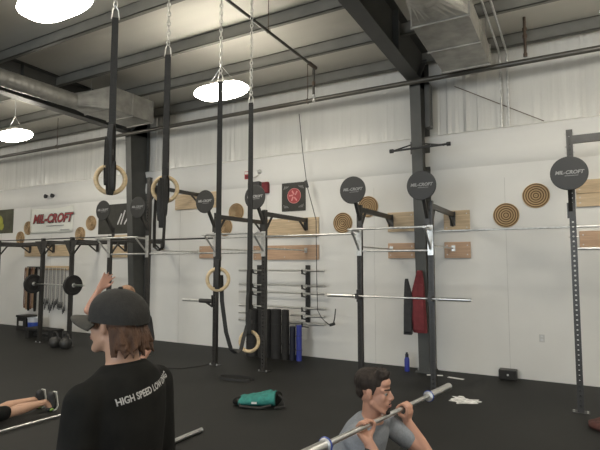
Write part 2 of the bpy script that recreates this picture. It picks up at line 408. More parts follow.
MB().cyl((-.55, 8.2, 5.5), (-.55, 8.2, 5.54), .034).cyl((-.55, 8.2, 5.38), (-.55, 8.2, 5.43), .034).cyl((-.55, 8.2, 5.08), (-.55, 8.2, 5.13), .03).build('coupling', 'rust', r)
# electric conduits bending down the wall
for dx, lb in ((0, 'left of the paired electric conduits bending down the upper wall'), (.11, 'right of the paired electric conduits bending down the upper wall')):
    x = -.98+dx
    tag(MB().tube([(x, 1.5, 5.52), (x, 8.45, 5.42), (x, 8.6, 5.4), (x, 8.68, 5.34), (x, 8.7, 5.2), (x, 8.7, 4.14)], .017, 10).build('electric_conduit', 'galv', smooth=True), lb, 'conduit', 'conduits')
tag(MB().cyl((-1.75, 8.765, 5.0), (-.35, 8.765, 4.17), .008, n=8).build('brace_cable', 'rust'), 'thin diagonal brace cable across the upper wall right of the steel column', 'cable')

# ---------------- ducts
def ductwork(name, lab, x, y0, y1, xb0, xb1, yb0, yb1, zb0, zb1, rr, cz, yend, cx):
    r = thing(name, lab, 'air duct', (cx, (y0+y1)/2, cz))
    mb = MB(); k = 0; y = y0
    ribs = []
    while y < yend: ribs.append(y); y += .12
    pr_ = []
    for i, yy in enumerate(ribs): pr_ += [(rr, yy), (rr, yy+.1), (rr+.004, yy+.11)]
    mb.lathe((cx, 0, cz), [(a, b) for a, b in pr_], (0, 1, 0), 30); mb.build('round_duct', 'duct', r, smooth=True)
    # square-to-round transition
    n = 32; vs = []
    for i in range(n):
        a = 2*PI*i/n+PI/4; vs.append((cx+rr*math.cos(a), yend, cz+rr*math.sin(a)))
    w, h = (xb1-xb0)/2, (zb1-zb0)/2; cxb, czb = (xb0+xb1)/2, (zb0+zb1)/2
    for i in range(n):
        a = 2*PI*i/n+PI/4; c, s_ = math.cos(a), math.sin(a); mx = max(abs(c), abs(s_)); vs.append((cxb+w*c/mx, yb0, czb+h*s_/mx))
    MB().add(vs, [(i, (i+1) % n, n+(i+1) % n, n+i) for i in range(n)]).build('transition', 'duct', r)
    b = MB().b2((xb0, yb0, zb0), (xb1, yb1, zb1)); b.build('plenum_box', 'duct', r)
    for yy in (yb0, (yb0+yb1)/2, yb1):
        f = MB(); f.b2((xb0-.02, yy-.012, zb0-.02), (xb1+.02, yy+.012, zb0+.01)); f.b2((xb0-.02, yy-.012, zb0), (xb0+.01, yy+.012, zb1)); f.b2((xb1-.01, yy-.012, zb0), (xb1+.02, yy+.012, zb1)); f.build('flange', 'duct', r)
    g = MB()
    for i in range(7):
        xx = xb0+(i+.5)*(xb1-xb0)/7; g.b2((xx-.02, yb1, zb0+.04), (xx+.0, yb1+.015, zb1-.04))
    g.build('grille', 'duct', r)
    for xx in (xb0+.03, xb1-.03):
        for yy in (yb0+.1, yb1-.1): MB().cyl((xx, yy, zb1), (xx, yy, RZ(yy)), .006, n=6).build('hanger_rod', 'galv', r)
    return r
ductwork('air_duct', 'silver duct ending in a box at the top right, beside the dark rafter', 0, 2.0, 6, -1.72, -1.02, 6.05, 7.75, 4.9, 5.2, .26, 5.12, 5.6, -1.42)
ductwork('air_duct', 'silver duct ending in a ribbed box at the upper left above the rings', 0, 2.0, 6, -8.72, -7.95, 6.5, 7.6, 4.93, 5.4, .15, 5.02, 6.0, -8.42)

# ---------------- wall boards
def board(x0, x1, z0, z1, lab, m='board', group='wall mounting boards'):
    r = thing('mounting_board', lab, 'wooden board', ((x0+x1)/2, WY-.03, z0), 0, group)
    MB().b2((x0, WY-.042, z0), (x1, WY-.002, z1), bev=.004).build('plank', m, r)
    n = max(2, int((x1-x0)/.6)+1)
    for i in range(n):
        xx = x0+.05+(x1-x0-.1)*i/(n-1)
        for zz in (z0+.06, z1-.06): MB().cyl((xx, WY-.049, zz), (xx, WY-.04, zz), .010, n=8).build('lag_bolt', 'galv', r)
board(-3.02, -2.52, 2.44, 2.80, 'upper short wooden board left of the middle steel column')
board(-1.99, -1.55, 2.42, 2.78, 'upper short wooden board right of the middle steel column')
board(-3.02, -2.52, 1.95, 2.23, 'lower short wooden board left of the middle steel column', 'boardred')
board(-1.99, -1.55, 1.95, 2.23, 'lower short wooden board right of the middle steel column', 'boardred')
board(-5.85, -4.47, 2.40, 2.79, 'upper long wooden board below the black banner with the red emblem')
board(-6.05, -4.47, 1.93, 2.23, 'long reddish wooden board above the wall rack of barbells', 'boardred')
board(-7.56, -6.95, 1.97, 2.25, 'short wooden board behind the hanging ring in mid picture', 'boardred')
board(-8.34, -7.0, 3.13, 3.5, 'high wooden board behind the second hanging ring')
board(.06, 2.3, 2.95, 3.16, 'upper of the two planks joined high at the right edge')
board(.06, 2.3, 2.74, 2.945, 'lower of the two planks joined high at the right edge')
board(.08, 2.3, 2.09, 2.36, 'reddish wooden board at the right edge below the joined planks', 'boardred')
board(-14.3, -13.5, 2.05, 2.37, 'wooden board behind the left end of the far rig')
board(-13.2, -12.2, 2.05, 2.37, 'wooden board above the hanging jump ropes')
board(-10.55, -9.9, 2.0, 2.3, 'lower wooden board beneath the black square banner')
board(-10.55, -9.9, 2.38, 2.58, 'small upper board beneath the black square banner')

# ---------------- coiled jute rounds on the wall
J = [(-.97, 2.66, 'coiled jute round on the bare wall, lower of the two beside the right end post'), (-.51, 2.96, 'coiled jute round on the bare wall, higher one next to the right end post'),
     (-3.95, 2.65, 'coiled jute round left of the middle rack post, lower one'), (-3.42, 2.94, 'coiled jute round half hidden behind the middle rack beam'),
     (-14.21, 2.9, 'coiled jute round at far left, right of the olive poster, higher one'), (-14.59, 2.61, 'coiled jute round at far left, lower one below the olive poster'),
     (-11.83, 2.65, 'coiled jute round just right of the white banner, lower one'), (-11.39, 2.94, 'coiled jute round between the white and black banners, higher one'),
     (-6.54, 2.99, 'coiled jute round between two black targets, higher one'), (-6.85, 2.67, 'coiled jute round partly hidden behind the rig post, lower one')]
j0 = None
for x, z, lb in J:
    if j0 is None:
        mb = MB(); prof = []
        for k in range(10): r_ = .205*(1-k/10.0); prof += [(r_, -.012), (r_-.006, -.026), (r_-.018, -.014)]
        prof = [(.205, .0)]+prof+[(.001, -.02)]
        mb.lathe((x, WY-.003, z), prof, (0, 1, 0), 40); o = mb.build('jute_round', 'jute', origin=(x, WY-.003, z), smooth=True); j0 = o
        o['category'] = 'wall decoration'; o['group'] = 'coiled jute rounds on the wall'
    else:
        o = j0.copy(); COL.objects.link(o); o.location = (x, WY-.003, z); o.rotation_euler = (0, random.random()*6, 0)
    o['label'] = lb

# ---------------- rig
PY = 7.22
posts = [(-11.05, 2.45), (-9.98, 2.45), (-8.72, 2.45), (-7.58, 3.62), (-5.82, 2.80), (-4.75, 2.80), (-2.95, 2.78), (-1.83, 2.78), (0.0, 3.60), (1.15, 3.60), (-12.9, 2.45), (-14.0, 2.45)]
rig = thing('pull_up_rig', 'long black steel pull-up rig bolted along the back wall', 'pull-up rig', (-5, PY, 0))
def upright(x, h):
    w = .0375; P = .0625; n = int((h-.05)/P); mb = MB(); rr = .0135
    for sy in (-1, 1):
        y = PY+sy*w
        mb.add([(x-w, y, 0), (x+w, y, 0), (x+w, y, .05), (x-w, y, .05)], [(0, 1, 2, 3)])
        mb.add([(x-w, y, .05+n*P), (x+w, y, .05+n*P), (x+w, y, h), (x-w, y, h)], [(0, 1, 2, 3)])
        for i in range(n):
            z0 = .05+i*P; zc = z0+P/2
            vs = [(x-w, y, z0), (x+w, y, z0), (x+w, y, z0+P), (x-w, y, z0+P)]
            vs += [(x+rr*math.cos(PI/4*k+PI/8-3*PI/4), y, zc+rr*math.sin(PI/4*k+PI/8-3*PI/4)) for k in range(8)]
            mb.add(vs, [(0, 1, 5, 4), (1, 6, 5), (1, 2, 7, 6), (2, 8, 7), (2, 3, 9, 8), (3, 10, 9), (3, 0, 11, 10), (0, 4, 11)])
    for sx in (-1, 1): mb.add([(x+sx*w, PY-w, 0), (x+sx*w, PY+w, 0), (x+sx*w, PY+w, h), (x+sx*w, PY-w, h)], [(0, 1, 2, 3)])
    mb.add([(x-w, PY-w, h), (x+w, PY-w, h), (x+w, PY+w, h), (x-w, PY+w, h)], [(0, 1, 2, 3)])
    u = mb.build('upright', 'post', rig)
    bp = MB().b2((x-.1, PY-.075, 0), (x+.1, PY+.075, .008)); f = bp.build('foot_plate', 'black', u)
    for sx in (-.075, .075): MB().cyl((x+sx, PY-.04, .008), (x+sx, PY-.04, .035), .012, n=6).build('floor_bolt', 'galv', u)
    return u
TALL = {-7.58: 3.44, 0.0: 3.48, 1.15: 3.48}
for x, h in posts:
    u = upright(x, h)
    low = h < 2.6
    za = TALL.get(x, h-.07)
    if low: za = 2.36
    # top arm to the wall board, with end plate and gusset
    a = MB().b2((x-.025, PY+.03, za-.04), (x+.025, WY-.065, za+.04)); a.b2((x-.045, WY-.068, za-.2), (x+.045, WY-.052, za+.05))
    a.beam((x, WY-.07, za-.2), (x, WY-.32, za-.03), .03, .03); a.beam((x, PY+.03, za-.3), (x, PY+.24, za-.03), .03, .03)
    a.build('wall_arm', 'post', rig)
    if not low:
        MB().cyl((x, PY+.03, 2.12), (x, WY-.055, 2.12), .014).b2((x-.03, WY-.064, 2.07), (x+.03, WY-.052, 2.17)).build('lower_wall_brace', 'galv', rig, smooth=True)
# tall end bay cross beams
MB().b2((0.0, PY-.03, 3.42), (1.15, PY+.03, 3.52)).build('top_crossbeam', 'post', rig)
# bolts up the tall post top
b = MB()
for z in (3.56, 3.38, 3.3, 2.36, 2.2): b.cyl((0.0-.055, PY, z), (.055, PY, z), .011, n=6)
b.build('bolt', 'galv', rig)
def hbar(x0, x1, y, z, r=.017, m='galv', n='pull_up_bar'): return MB().cyl((x0, y, z), (x1, y, z), r).build(n, m, rig, smooth=True)
spans = [(-9.98+.04, -8.72-.04), (-8.72+.04, -7.58-.04), (-7.58+.04, -5.82-.04), (-5.82+.04, -4.75-.04), (-4.75+.04, -2.95-.04), (-1.83+.04, -.04), (.04, 1.11)]
for a_, b_ in spans: hbar(a_, b_, PY, 2.33, .014 if a_ > -3 else .016, 'galv' if a_ > -5.9 else 'post')
for a_, b_ in [(-2.95+.04, -1.83-.04), (-5.82+.04, -4.75-.04), (-8.72+.04, -7.58-.04), (-7.58+.04, -5.82-.04), (.04, 1.11)]: hbar(a_, b_, PY, 2.05)
# forward brackets with a bar toward the room
for xa, xb in [(-2.95, -1.83), (-5.82, -4.75), (-8.72, -7.58)]:
    for x in (xa, xb):
        MB().beam((x, PY-.03, 2.355), (x, PY-.36, 2.375), .035, .03).beam((x, PY-.03, 2.06), (x, PY-.33, 2.35), .03, .022).b2((x-.042, PY-.045, 1.98), (x+.042, PY-.035, 2.42)).build('forward_bracket', 'galv', rig)
    hbar(xa-.06, xb+.06, PY-.34, 2.375)
# left low rig: crossbeams with gussets
for x0, x1 in [(-14.0, -12.9), (-12.9, -11.05), (-11.05, -9.98), (-9.98, -8.72)]:
    MB().b2((x0+.04, PY-.02, 2.30), (x1-.04, PY+.02, 2.36)).build('crossbeam', 'post', rig)
    hbar(x0+.04, x1-.04, PY+.02, 2.43, .014, 'post')
for x in (-14.0, -12.9, -11.05, -9.98):
    g = MB()
    for sx in (-1, 1):
        g.add([(x+sx*.03, PY-.045, 2.06), (x+sx*.03, PY-.045, 2.38), (x+sx*.26, PY-.045, 2.38), (x+sx*.03, PY-.037, 2.06), (x+sx*.03, PY-.037, 2.38), (x+sx*.26, PY-.037, 2.38)],
              [(0, 1, 2), (3, 5, 4), (0, 3, 4, 1), (1, 4, 5, 2), (2, 5, 3, 0)])
    g.build('gusset_plate', 'post', rig)
# j hooks
for x in (-2.95, -1.83, -11.05, -9.98):
    z = 1.36 if x > -5 else 1.37
    MB().b2((x-.045, PY-.055, z-.1), (x+.045, PY-.038, z+.09)).b2((x-.03, PY-.15, z-.045), (x+.03, PY-.04, z-.022)).b2((x-.03, PY-.16, z-.045), (x+.03, PY-.145, z+.035)).build('j_hook', 'black', rig)
# plate peg on the left of one post
MB().cyl((-5.86, PY-.02, 1.16), (-6.18, PY-.02, 1.16), .04).b2((-5.88, PY-.06, 1.05), (-5.86, PY+.02, 1.27)).beam((-5.88, PY-.02, 1.06), (-6.06, PY-.02, 1.15), .03, .03).build('peg_holder', 'post', rig)
MB().cyl((-6.18, PY-.02, 1.16), (-6.6, PY-.02, 1.16), .025).build('plate_peg', 'galv', rig)

# ---------------- targets
T = [(-8.58, 2.96, 'black round wall-ball target in front of the black square banner'), (-7.56, 2.97, 'black round target against the dark left steel column'), (-5.84, 2.98, 'black round target on the post beside the high wooden board'),
     (-4.74, 2.99, 'black round target below the red strobe, with a dark box above it'), (-2.93, 2.98, 'black round target above the middle rack, on open white wall'),
     (-1.87, 2.97, 'black round target in front of the middle steel column'), (-.02, 2.98, 'largest black round target, on the perforated right end post')]
t0 = None
for x, z, lb in T:
    if t0 is None:
        r = thing('wall_ball_target', lb, 'wall-ball target', (x, 6.9, z), 0, 'round wall-ball targets')
        MB().lathe((x, 6.9, z), [(.001, -.010), (.205, -.010), (.212, -.006), (.212, .004), (.205, .008), (.001, .008)], (0, 1, 0), 48).build('disc', 'disc', r)
        text('MIL-CROFT', .062, facing((x, 6.888, z+.01), (0, -1, 0)), 'greyprint', 'lettering', r, bold=.0022, shear=.25)
        MB().b2((x-.05, 6.886, z-.034), (x+.10, 6.889, z-.028)).build('underline', 'greyprint', r)
        MB().beam((x, 6.93, z-.05), (x, PY-.04, 2.52), .045, .05).b2((x-.05, 6.91, z-.12), (x+.05, 6.925, z+.1)).b2((x-.04, PY-.055, 2.42), (x+.04, PY-.04, 2.62)).build('arm', 'post', r)
        t0 = r
    else:
        c = copy_tree(t0); c.location = (x, 6.9, z); c['label'] = lb

# ---------------- barbells
def make_barbell(lab, group=None, ring='chrome'):
    """local: along x, centre at 0"""
    r = thing('barbell', lab, 'barbell', (0, 0, 0), 0, group)
    MB().cyl((-.655, 0, 0), (.655, 0, 0), .0143).build('shaft', 'chrome', r, smooth=True)
    for s in (-1, 1):
        sl = MB().cyl((s*.68, 0, 0), (s*1.10, 0, 0), .025, n=18).build('sleeve', 'chrome', r, smooth=True)
        MB().lathe((s*.655, 0, 0), [(.02, 0), (.033, .003), (.033, .018), (.0255, .024)], (s, 0, 0), 20).build('collar', 'galv', r, smooth=True)
        MB().cyl((s*1.10, 0, 0), (s*1.104, 0, 0), .02).torus((s*1.08, 0, 0), .0252, .0012, (1, 0, 0), 18, 5).build('end_cap', 'galv', sl)
    return r
bb = make_barbell('long steel barbell without plates resting on the middle rack hooks')
bb.location = (-2.37, PY-.10, 1.353)
def place_bar(p, q, lab, group=None):
    p, q = V(p), V(q); c = copy_tree(bb); c.location = (p+q)/2; d = q-p
    c.rotation_mode = 'QUATERNION'; c.rotation_quaternion = d.to_track_quat('X', 'Z'); c['label'] = lab
    if group: c['group'] = group
    elif 'group' in c: del c['group']
    return c
place_bar((-11.6, PY-.10, 1.37), (-9.4, PY-.10, 1.37), 'barbell loaded with black plates on the far left rack')
place_bar((-5.62, 2.30, .028), (-5.47, 4.49, .028) , 'silver barbell lying on the floor below the lying person\'s feet')
place_bar((-3.75, 2.14, .028), (-3.67, 4.34, .028), 'barbell lying on the floor, its end showing beside the man in the cap')
# gun-rack of barbells on the wall
rk = thing('barbell_wall_rack', 'black wall rack with two notched uprights left of the hanging cord', 'barbell rack', (-5.3, WY-.02, .7))
for x in (-5.90, -4.72):
    m_ = MB().b2((x-.045, WY-.05, .68), (x+.045, WY-.002, 1.82))
    m_.build('rack_upright', 'black', rk)
    for z in (1.68, 1.38, 1.23, .94, .79, .64):
        MB().beam((x, WY-.05, z-.06), (x, WY-.27, z-.02), .05, .02).beam((x, WY-.26, z-.025), (x, WY-.29, z+.05), .05, .012).build('rack_hook', 'black', rk)
for i, (z, lb) in enumerate([(1.69, 'topmost'), (1.39, 'second from the top'), (1.24, 'third from the top'), (.95, 'fourth from the top'), (.80, 'fifth from the top'), (.65, 'lowest')]):
    place_bar((-6.42, WY-.22, z+.02), (-4.12, WY-.22, z+.02), lb+' steel barbell in the wall rack', 'barbells in the wall rack').scale = (.925,)*3

def plate(x, y, z, lab, group):
    r = thing('bumper_plate', lab, 'weight plate', (x, y, z), 0, group)
    MB().lathe((x, y, z), [(.026, -.028), (.05, -.03), (.06, -.022), (.17, -.022), (.178, -.033), (.222, -.033), (.225, -.028), (.225, .028), (.222, .033), (.178, .033), (.17, .022), (.06, .022), (.05, .03), (.026, .028)], (1, 0, 0), 40).build('rubber_disc', 'blackmat', r, smooth=True)
    MB().lathe((x, y, z), [(.0265, -.031), (.048, -.031), (.048, .031), (.0265, .031)], (1, 0, 0), 24).build('hub', 'galv', r)
    return r
p0 = plate(-11.6+1.1-.655-.07, PY-.10, 1.37, 'black bumper plate on the left end of the racked barbell', 'plates on the far rack barbell')
p1 = copy_tree(p0); p1.location = (-11.6+1.1+.655+.07, PY-.10, 1.37); p1['label'] = 'black bumper plate on the right end of the racked barbell'

# ---------------- foam mats standing by the wall
rolls = [(-5.76, .13, .93, 'blackmat', 'leftmost tall black foam roll standing under the wall rack'), (-5.465, .14, .94, 'blackmat', 'second tall black foam roll from the left under the wall rack'),
         (-5.19, .11, .95, 'blackmat', 'third tall black foam roll from the left under the wall rack'), (-4.98, .075, .95, 'blackmat', 'fourth tall black foam roll, narrower, before the short roll'),
         (-4.82, .058, .64, 'navymat', 'short dark navy roll next to the blue roll'), (-4.675, .055, .67, 'bluemat', 'short bright blue roll at the right end under the rack')]
for x, rr, h, m_, lb in rolls:
    y = 8.33
    pts = []; turns = 4; k = 70
    for i in range(k+1):
        t = i/k; a = t*turns*2*PI; R_ = .014+(rr-.014)*t
        pts.append((x+R_*math.cos(a), y+R_*math.sin(a), h/2))
    mb = MB().ribbon(pts, (0, 0, 1), h, .014*rr/.14+.004)
    q = thing('rolled_mat', lb, 'foam roll', (x, y, 0), 0, 'foam rolls by the wall')
    mb.build('mat', m_, q, smooth=True)
    for zz in (.3, .7): MB().torus((x, y, h*zz), rr+.003, .004, n=30, m=6).build('elastic_band', 'strap', q)

# ---------------- signs on wall
fy = WY-.012
r = thing('wall_banner', 'white vinyl banner with slanted red gym lettering, far left wall', 'banner', (-13.08, WY, 2.7))
mb = MB(); nx, nz_ = 24, 10; vs = []
for i in range(nx+1):
    for j in range(nz_+1):
        u_, v_ = i/nx, j/nz_; z = 2.72+.76*v_-(.06*math.sin(PI*u_)*(v_**3)); vs.append((-14.1+1.95*u_, WY-.022-.012*math.sin(u_*9+v_*3)*(v_), z))
mb.add(vs, [(i*(nz_+1)+j, (i+1)*(nz_+1)+j, (i+1)*(nz_+1)+j+1, i*(nz_+1)+j+1) for i in range(nx) for j in range(nz_)])
o = mb.build('banner_sheet', 'bannerwhite', r, smooth=True)
sd = o.modifiers.new('t', 'SOLIDIFY'); sd.thickness = .003
text('MIL-CROFT', .345, facing((-13.06, WY-.046, 3.13), (0, -1, 0)), 'blackprint', 'letter_outline', r, bold=.020, shear=.3, extrude=.001, space=1.02)
text('MIL-CROFT', .335, facing((-13.06, WY-.050, 3.13), (0, -1, 0)), 'red', 'lettering', r, bold=.006, shear=.3, extrude=.001, space=1.05)
MB().b2((-13.3, WY-.046, 2.915), (-12.5, WY-.043, 2.94)).build('underline', 'greyprint', r)
MB().b2((-12.65, WY-.046, 2.785), (-12.25, WY-.043, 2.81)).build('corner_line', 'greyprint', r)
for x in (-14.06, -12.19): MB().torus((x, WY-.036, 3.45), .015, .004, (0, 1, 0), 12, 6).build('grommet', 'galv', r)

r = thing('wall_banner', 'black square banner with a round red emblem, below the red alarm', 'banner', (-5.06, WY, 2.94))
MB().b2((-5.35, WY-.014, 2.94), (-4.78, WY-.004, 3.54)).build('banner_sheet', 'blackprint', r)
MB().lathe((-5.05, WY-.014, 3.26), [(.001, -.003), (.15, -.003), (.15, .003), (.001, .003)], (0, 1, 0), 40).build('round_emblem', 'red', r)
e = MB().torus((-5.05, WY-.018, 3.26), .155, .006, (0, 1, 0), 40, 6)
for k in range(5):
    a = .5+k*1.1; e.beam((-5.05+.03*math.cos(a), WY-.019, 3.26+.03*math.sin(a)), (-5.05+.12*math.cos(a+.4), WY-.019, 3.26+.12*math.sin(a+.4)), .006, .03)
e.build('emblem_strokes', 'pink', r)
e = MB()
for cx, cz, s1, s2 in ((-5.28, 3.47, 1, -1), (-4.85, 3.47, -1, -1), (-5.28, 3.01, 1, 1), (-4.85, 3.01, -1, 1)):
    for k in range(4): e.beam((cx+s1*.03*k, WY-.017, cz), (cx+s1*(.03*k-.02), WY-.017, cz+s2*(.07-.012*k)), .004, .008)
e.build('corner_ornament', 'greyprint', r)

r = thing('wall_banner', 'black square banner with white slanted marks, left of the left steel column', 'banner', (-10.5, WY, 2.62))
MB().b2((-11.1, WY-.014, 2.62), (-9.75, WY-.004, 3.40)).build('banner_sheet', 'blackprint', r)
e = MB()
for k, (dx, l) in enumerate(((0, .28), (.12, .36), (.25, .2))): e.beam((-10.35+dx, WY-.018, 2.86), (-10.2+dx, WY-.018, 2.86+l), .004, .04)
e.build('white_marks', 'silverprint', r)
r = thing('wall_poster', 'dark olive poster with a yellow-green figure at the far left edge', 'poster', (-15.5, WY, 2.78))
MB().b2((-16.4, WY-.014, 2.78), (-15.0, WY-.004, 3.52), bev=.002).build('poster_sheet', 'poster', r)
MB().ell((-15.75, WY-.014, 3.15), (.22, .004, .2)).ell((-15.6, WY-.014, 3.0), (.12, .004, .12)).build('printed_figure', 'olive', r)

r = thing('fire_strobe', 'small red fire strobe on the wall above the black target', 'fire alarm', (-6.235, WY, 3.72))
MB().b2((-6.30, WY-.05, 3.70), (-6.17, WY-.001, 3.88), bev=.012).build('strobe_body', 'redplastic', r)
MB().b2((-6.275, WY-.075, 3.81), (-6.195, WY-.045, 3.86), bev=.008).build('strobe_lens', 'white', r)
MB().lathe((-6.235, WY-.05, 3.75), [(.001, -.012), (.035, -.012), (.04, 0), (.001, 0)], (0, 1, 0), 20).build('horn', 'maroon', r)
r = thing('dome_fixture', 'small grey dome fixture on a bracket right of the red strobe', 'wall fixture', (-5.9, WY, 3.74))
MB().b2((-5.98, WY-.02, 3.72), (-5.82, WY-.001, 3.88), bev=.006).cyl((-5.93, WY-.02, 3.78), (-6.0, WY-.14, 3.70), .012).build('bracket', 'outlet', r)
MB().ell((-5.9, WY-.05, 3.84), (.05, .05, .05)).build('dome', 'galv', r, smooth=True)
r = thing('alarm_box', 'dark red and black box on the wall behind a round target', 'alarm box', (-5.86, WY, 3.35))
MB().b2((-6.02, WY-.09, 3.36), (-5.66, WY-.001, 3.60), bev=.01).build('box_body', 'maroon', r)
MB().b2((-5.97, WY-.1, 3.42), (-5.84, WY-.088, 3.54), bev=.004).build('red_panel', 'redplastic', r)
r = thing('emergency_light', 'twin-headed emergency light above the white banner', 'emergency light', (-13.18, WY, 3.72))
MB().b2((-13.3, WY-.05, 3.70), (-13.06, WY-.001, 3.80), bev=.008).build('light_body', 'outlet', r)
for x in (-13.32, -13.02): MB().lathe((x, WY-.07, 3.79), [(.001, .05), (.04, .04), (.062, -.03), (.06, -.04), (.001, -.03)], (0, 1, 0), 20).build('lamp_head', 'darkcloth', r, smooth=True)
# black speaker-like box mounted above target 4 (on its arm)
r = thing('timer_box', 'small black box fixed just above the target below the red strobe', 'timer box', (-4.78, 6.98, 3.16))
MB().b2((-4.92, 6.93, 3.13), (-4.68, 7.02, 3.27), bev=.01).build('box_case', 'disc', r); MB().b2((-4.9, 6.925, 3.15), (-4.7, 6.932, 3.25)).build('front_panel', 'blackmat', r)

# outlet, small box at skirting
r = thing('wall_outlet', 'small pale electric outlet low on the wall at the right', 'outlet', (-.5, WY, .62))
MB().b2((-.54, WY-.008, .61), (-.46, WY-.001, .73), bev=.003).build('cover_plate', 'outlet', r)
for z in (.645, .695): MB().b2((-.517, WY-.011, z-.014), (-.483, WY-.007, z+.014), bev=.002).build('socket', 'galv', r)
r = thing('equipment_box', 'small black box with a white mark on the floor at the wall', 'box', (-1.0, 8.68, 0))
MB().b2((-1.14, 8.6, .0), (-.87, 8.77, .155), bev=.012).build('case', 'black', r)
MB().b2((-1.125, 8.594, .012), (-.885, 8.602, .143), bev=.003).build('front_grille', 'blackmat', r)
MB().lathe((-1.0, 8.594, .08), [(.001, -.003), (.016, -.003), (.016, .002), (.001, .002)], (0, 1, 0), 20).build('round_badge', 'silverprint', r)

# ---------------- wall pull-up bar on the column
r = thing('column_pull_up_bar', 'short black bar bracketed high on the middle steel column', 'pull-up bar', (-2.3, 8.1, 3.76))
MB().cyl((-2.62, 7.85, 3.74), (-1.70, 7.95, 3.78), .018).build('bar', 'black', r, smooth=True)
for x, y, z in ((-2.62, 7.85, 3.74), (-1.70, 7.95, 3.78)): MB().cyl((x-.03, y, z), (x+.03, y, z), .034).build('end_cap', 'black', r, smooth=True)
for x in (-2.38, -2.24): MB().beam((x, 8.27, 3.92), (-2.60 if x < -2.3 else -1.76, 7.88, 3.75), .024, .024).build('strut', 'black', r)
MB().b2((-2.42, 8.27, 3.75), (-2.2, 8.29, 3.97)).build('mount_plate', 'black', r)
tag(MB().b2((-2.17, 8.3, 4.2), (-2.08, 8.5, 4.98), bev=.01).build('junction_box', 'steel_paint'), 'narrow dark box high on the right side of the middle column', 'electrical box')

# jackets / bags hanging at the column
def drape(name, m, lab, x, z0, z1, wx, y, seed, cat):
    random.seed(seed); mb = MB(); rings = []; n = 12
    for j in range(n+1):
        t = j/n; z = z1+(z0-z1)*t; wd = wx*(.35+.65*math.sin(min(1, t*1.6)*PI/2))*(1-.18*max(0, t-.8)*5*.4)
        rings.append((V((x+.02*math.sin(5*t+seed), y, z)), V((wd, .02*math.sin(3*t), 0)), V((0, .045+.02*math.sin(t*7+seed), 0))))
    mb.loft(rings, 20)
    for k in range(5): xx = x-wx*.6+wx*1.2*k/4; mb.cap((xx, y-.035, z1-.25), (xx+.01*random.uniform(-1, 1), y-.05, z0+.06), .012, .022)
    o = fleshy(mb, name, m, None, .012, 3); tag(o, lab, cat); return o
hk = thing('hanging_jacket', 'maroon jacket hanging against the lower part of the middle steel column', 'jacket', (-2.38, 8.3, .7))
o = drape('jacket', 'maroon', 'x', -2.31, .70, 1.74, .13, 8.24, 2, 'x')
bpy.data.objects.remove(hk); o.name = 'hanging_jacket'; tag(o, 'maroon jacket hanging against the lower part of the middle steel column', 'jacket')
o = drape('hanging_bag', 'darkcloth', 'charcoal bag hanging beside the maroon jacket at the steel column', -2.49, .66, 1.60, .085, 8.21, 5, 'bag')
r = thing('water_bottle', 'tall blue water bottle on the floor at the foot of the steel column', 'bottle', (-2.6, 8.45, 0))
MB().lathe((-2.6, 8.45, 0), [(.001, 0), (.04, 0), (.043, .01), (.043, .2), (.03, .24), (.001, .24)], n=24).build('bottle_body', 'bluemat', r, smooth=True)
MB().lathe((-2.6, 8.45, .24), [(.001, 0), (.03, 0), (.03, .05), (.018, .06), (.018, .08), (.001, .08)], n=20).build('bottle_cap', 'navymat', r, smooth=True)
r = thing('paper_sheet', 'white papers lying on the floor right of the steel column', 'papers', (-2.0, 8.3, 0))
for k, (x, y, a) in enumerate(((-2.1, 8.35, .3), (-1.75, 8.3, -.2))): MB().box((x, y, .006+.0*k), (.26, .07, .004), rz=a).build('sheet', 'white', r)

# cord from roof to handle
r = thing('cable_pulley', 'thin dark cord with a curved black handle hanging right of the wall rack', 'cord', (-4.4, 8.5, .7))
MB().tube([(-4.80, 8.55, 4.9), (-4.68, 8.5, 4.03), (-4.59, 8.5, 3.39), (-4.39, 8.5, 2.7), (-4.38, 8.5, 1.6), (-4.36, 8.5, .95), (-4.28, 8.5, .82), (-4.2, 8.5, .75)], .008, 8).build('cable', 'ropeblack', r)
MB().cyl((-4.62, 8.5, 3.5), (-4.58, 8.5, 3.36), .03).build('pulley', 'black', r)
MB().tube([(-4.2, 8.5, .75), (-4.12, 8.5, .70), (-4.03, 8.5, .72), (-4.0, 8.5, .82), (-3.98, 8.5, 1.0)], .012, 8).cyl((-4.1, 8.5, .69), (-4.0, 8.5, .72), .028).build('handle', 'black', r)

# ---------------- floor items
def crumple(name, m, lab, cat, outline, h, seed, parts=None):
    pass
r = thing('gym_bag', 'teal cloth bag with black ends lying on the floor in mid picture', 'bag', (-3.75, 5.45, 0))
ax = V((.53, .24, 0)).normalized(); ay = V((-ax.y, ax.x, 0)); c0 = V((-3.72, 5.52, 0))
mb = MB(); rings = []
for j in range(13):
    t = -1+2*j/12; hh = .055+.038*(t+1)/2+.004*math.sin(j*2.1); wdt = .175*(1-.06*abs(t))+.006*math.sin(j*1.7)
    rings.append((c0+ax*(.24*t)+V((0, 0, hh)), ay*wdt, V((0, 0, hh))))
mb.loft(rings, 24)
mb.cap(c0+ax*.16+ay*.1+V((0, 0, .15)), c0-ax*.12+ay*.06+V((0, 0, .10)), .028, .018); mb.cap(c0+ax*.2-ay*.05+V((0, 0, .14)), c0-ax*.05-ay*.14+V((0, 0, .06)), .022, .022)
o = fleshy(mb, 'bag_body', 'teal', r, .01, 3)
for p in o.data.vertices: p.co.z = max(p.co.z, .004)
mb = MB().ell(c0-ax*.25+V((0, 0, .05)), (.075, .12, .048)).ell(c0-ax*.22+ay*-.05+V((0, 0, .06)), (.07, .09, .055))
fleshy(mb, 'black_left_end', 'blackcloth', r, .01, 3)
mb = MB().ell(c0+ax*.25+V((0, 0, .09)), (.045, .13, .085)); fleshy(mb, 'black_right_end', 'blackcloth', r, .01, 3)
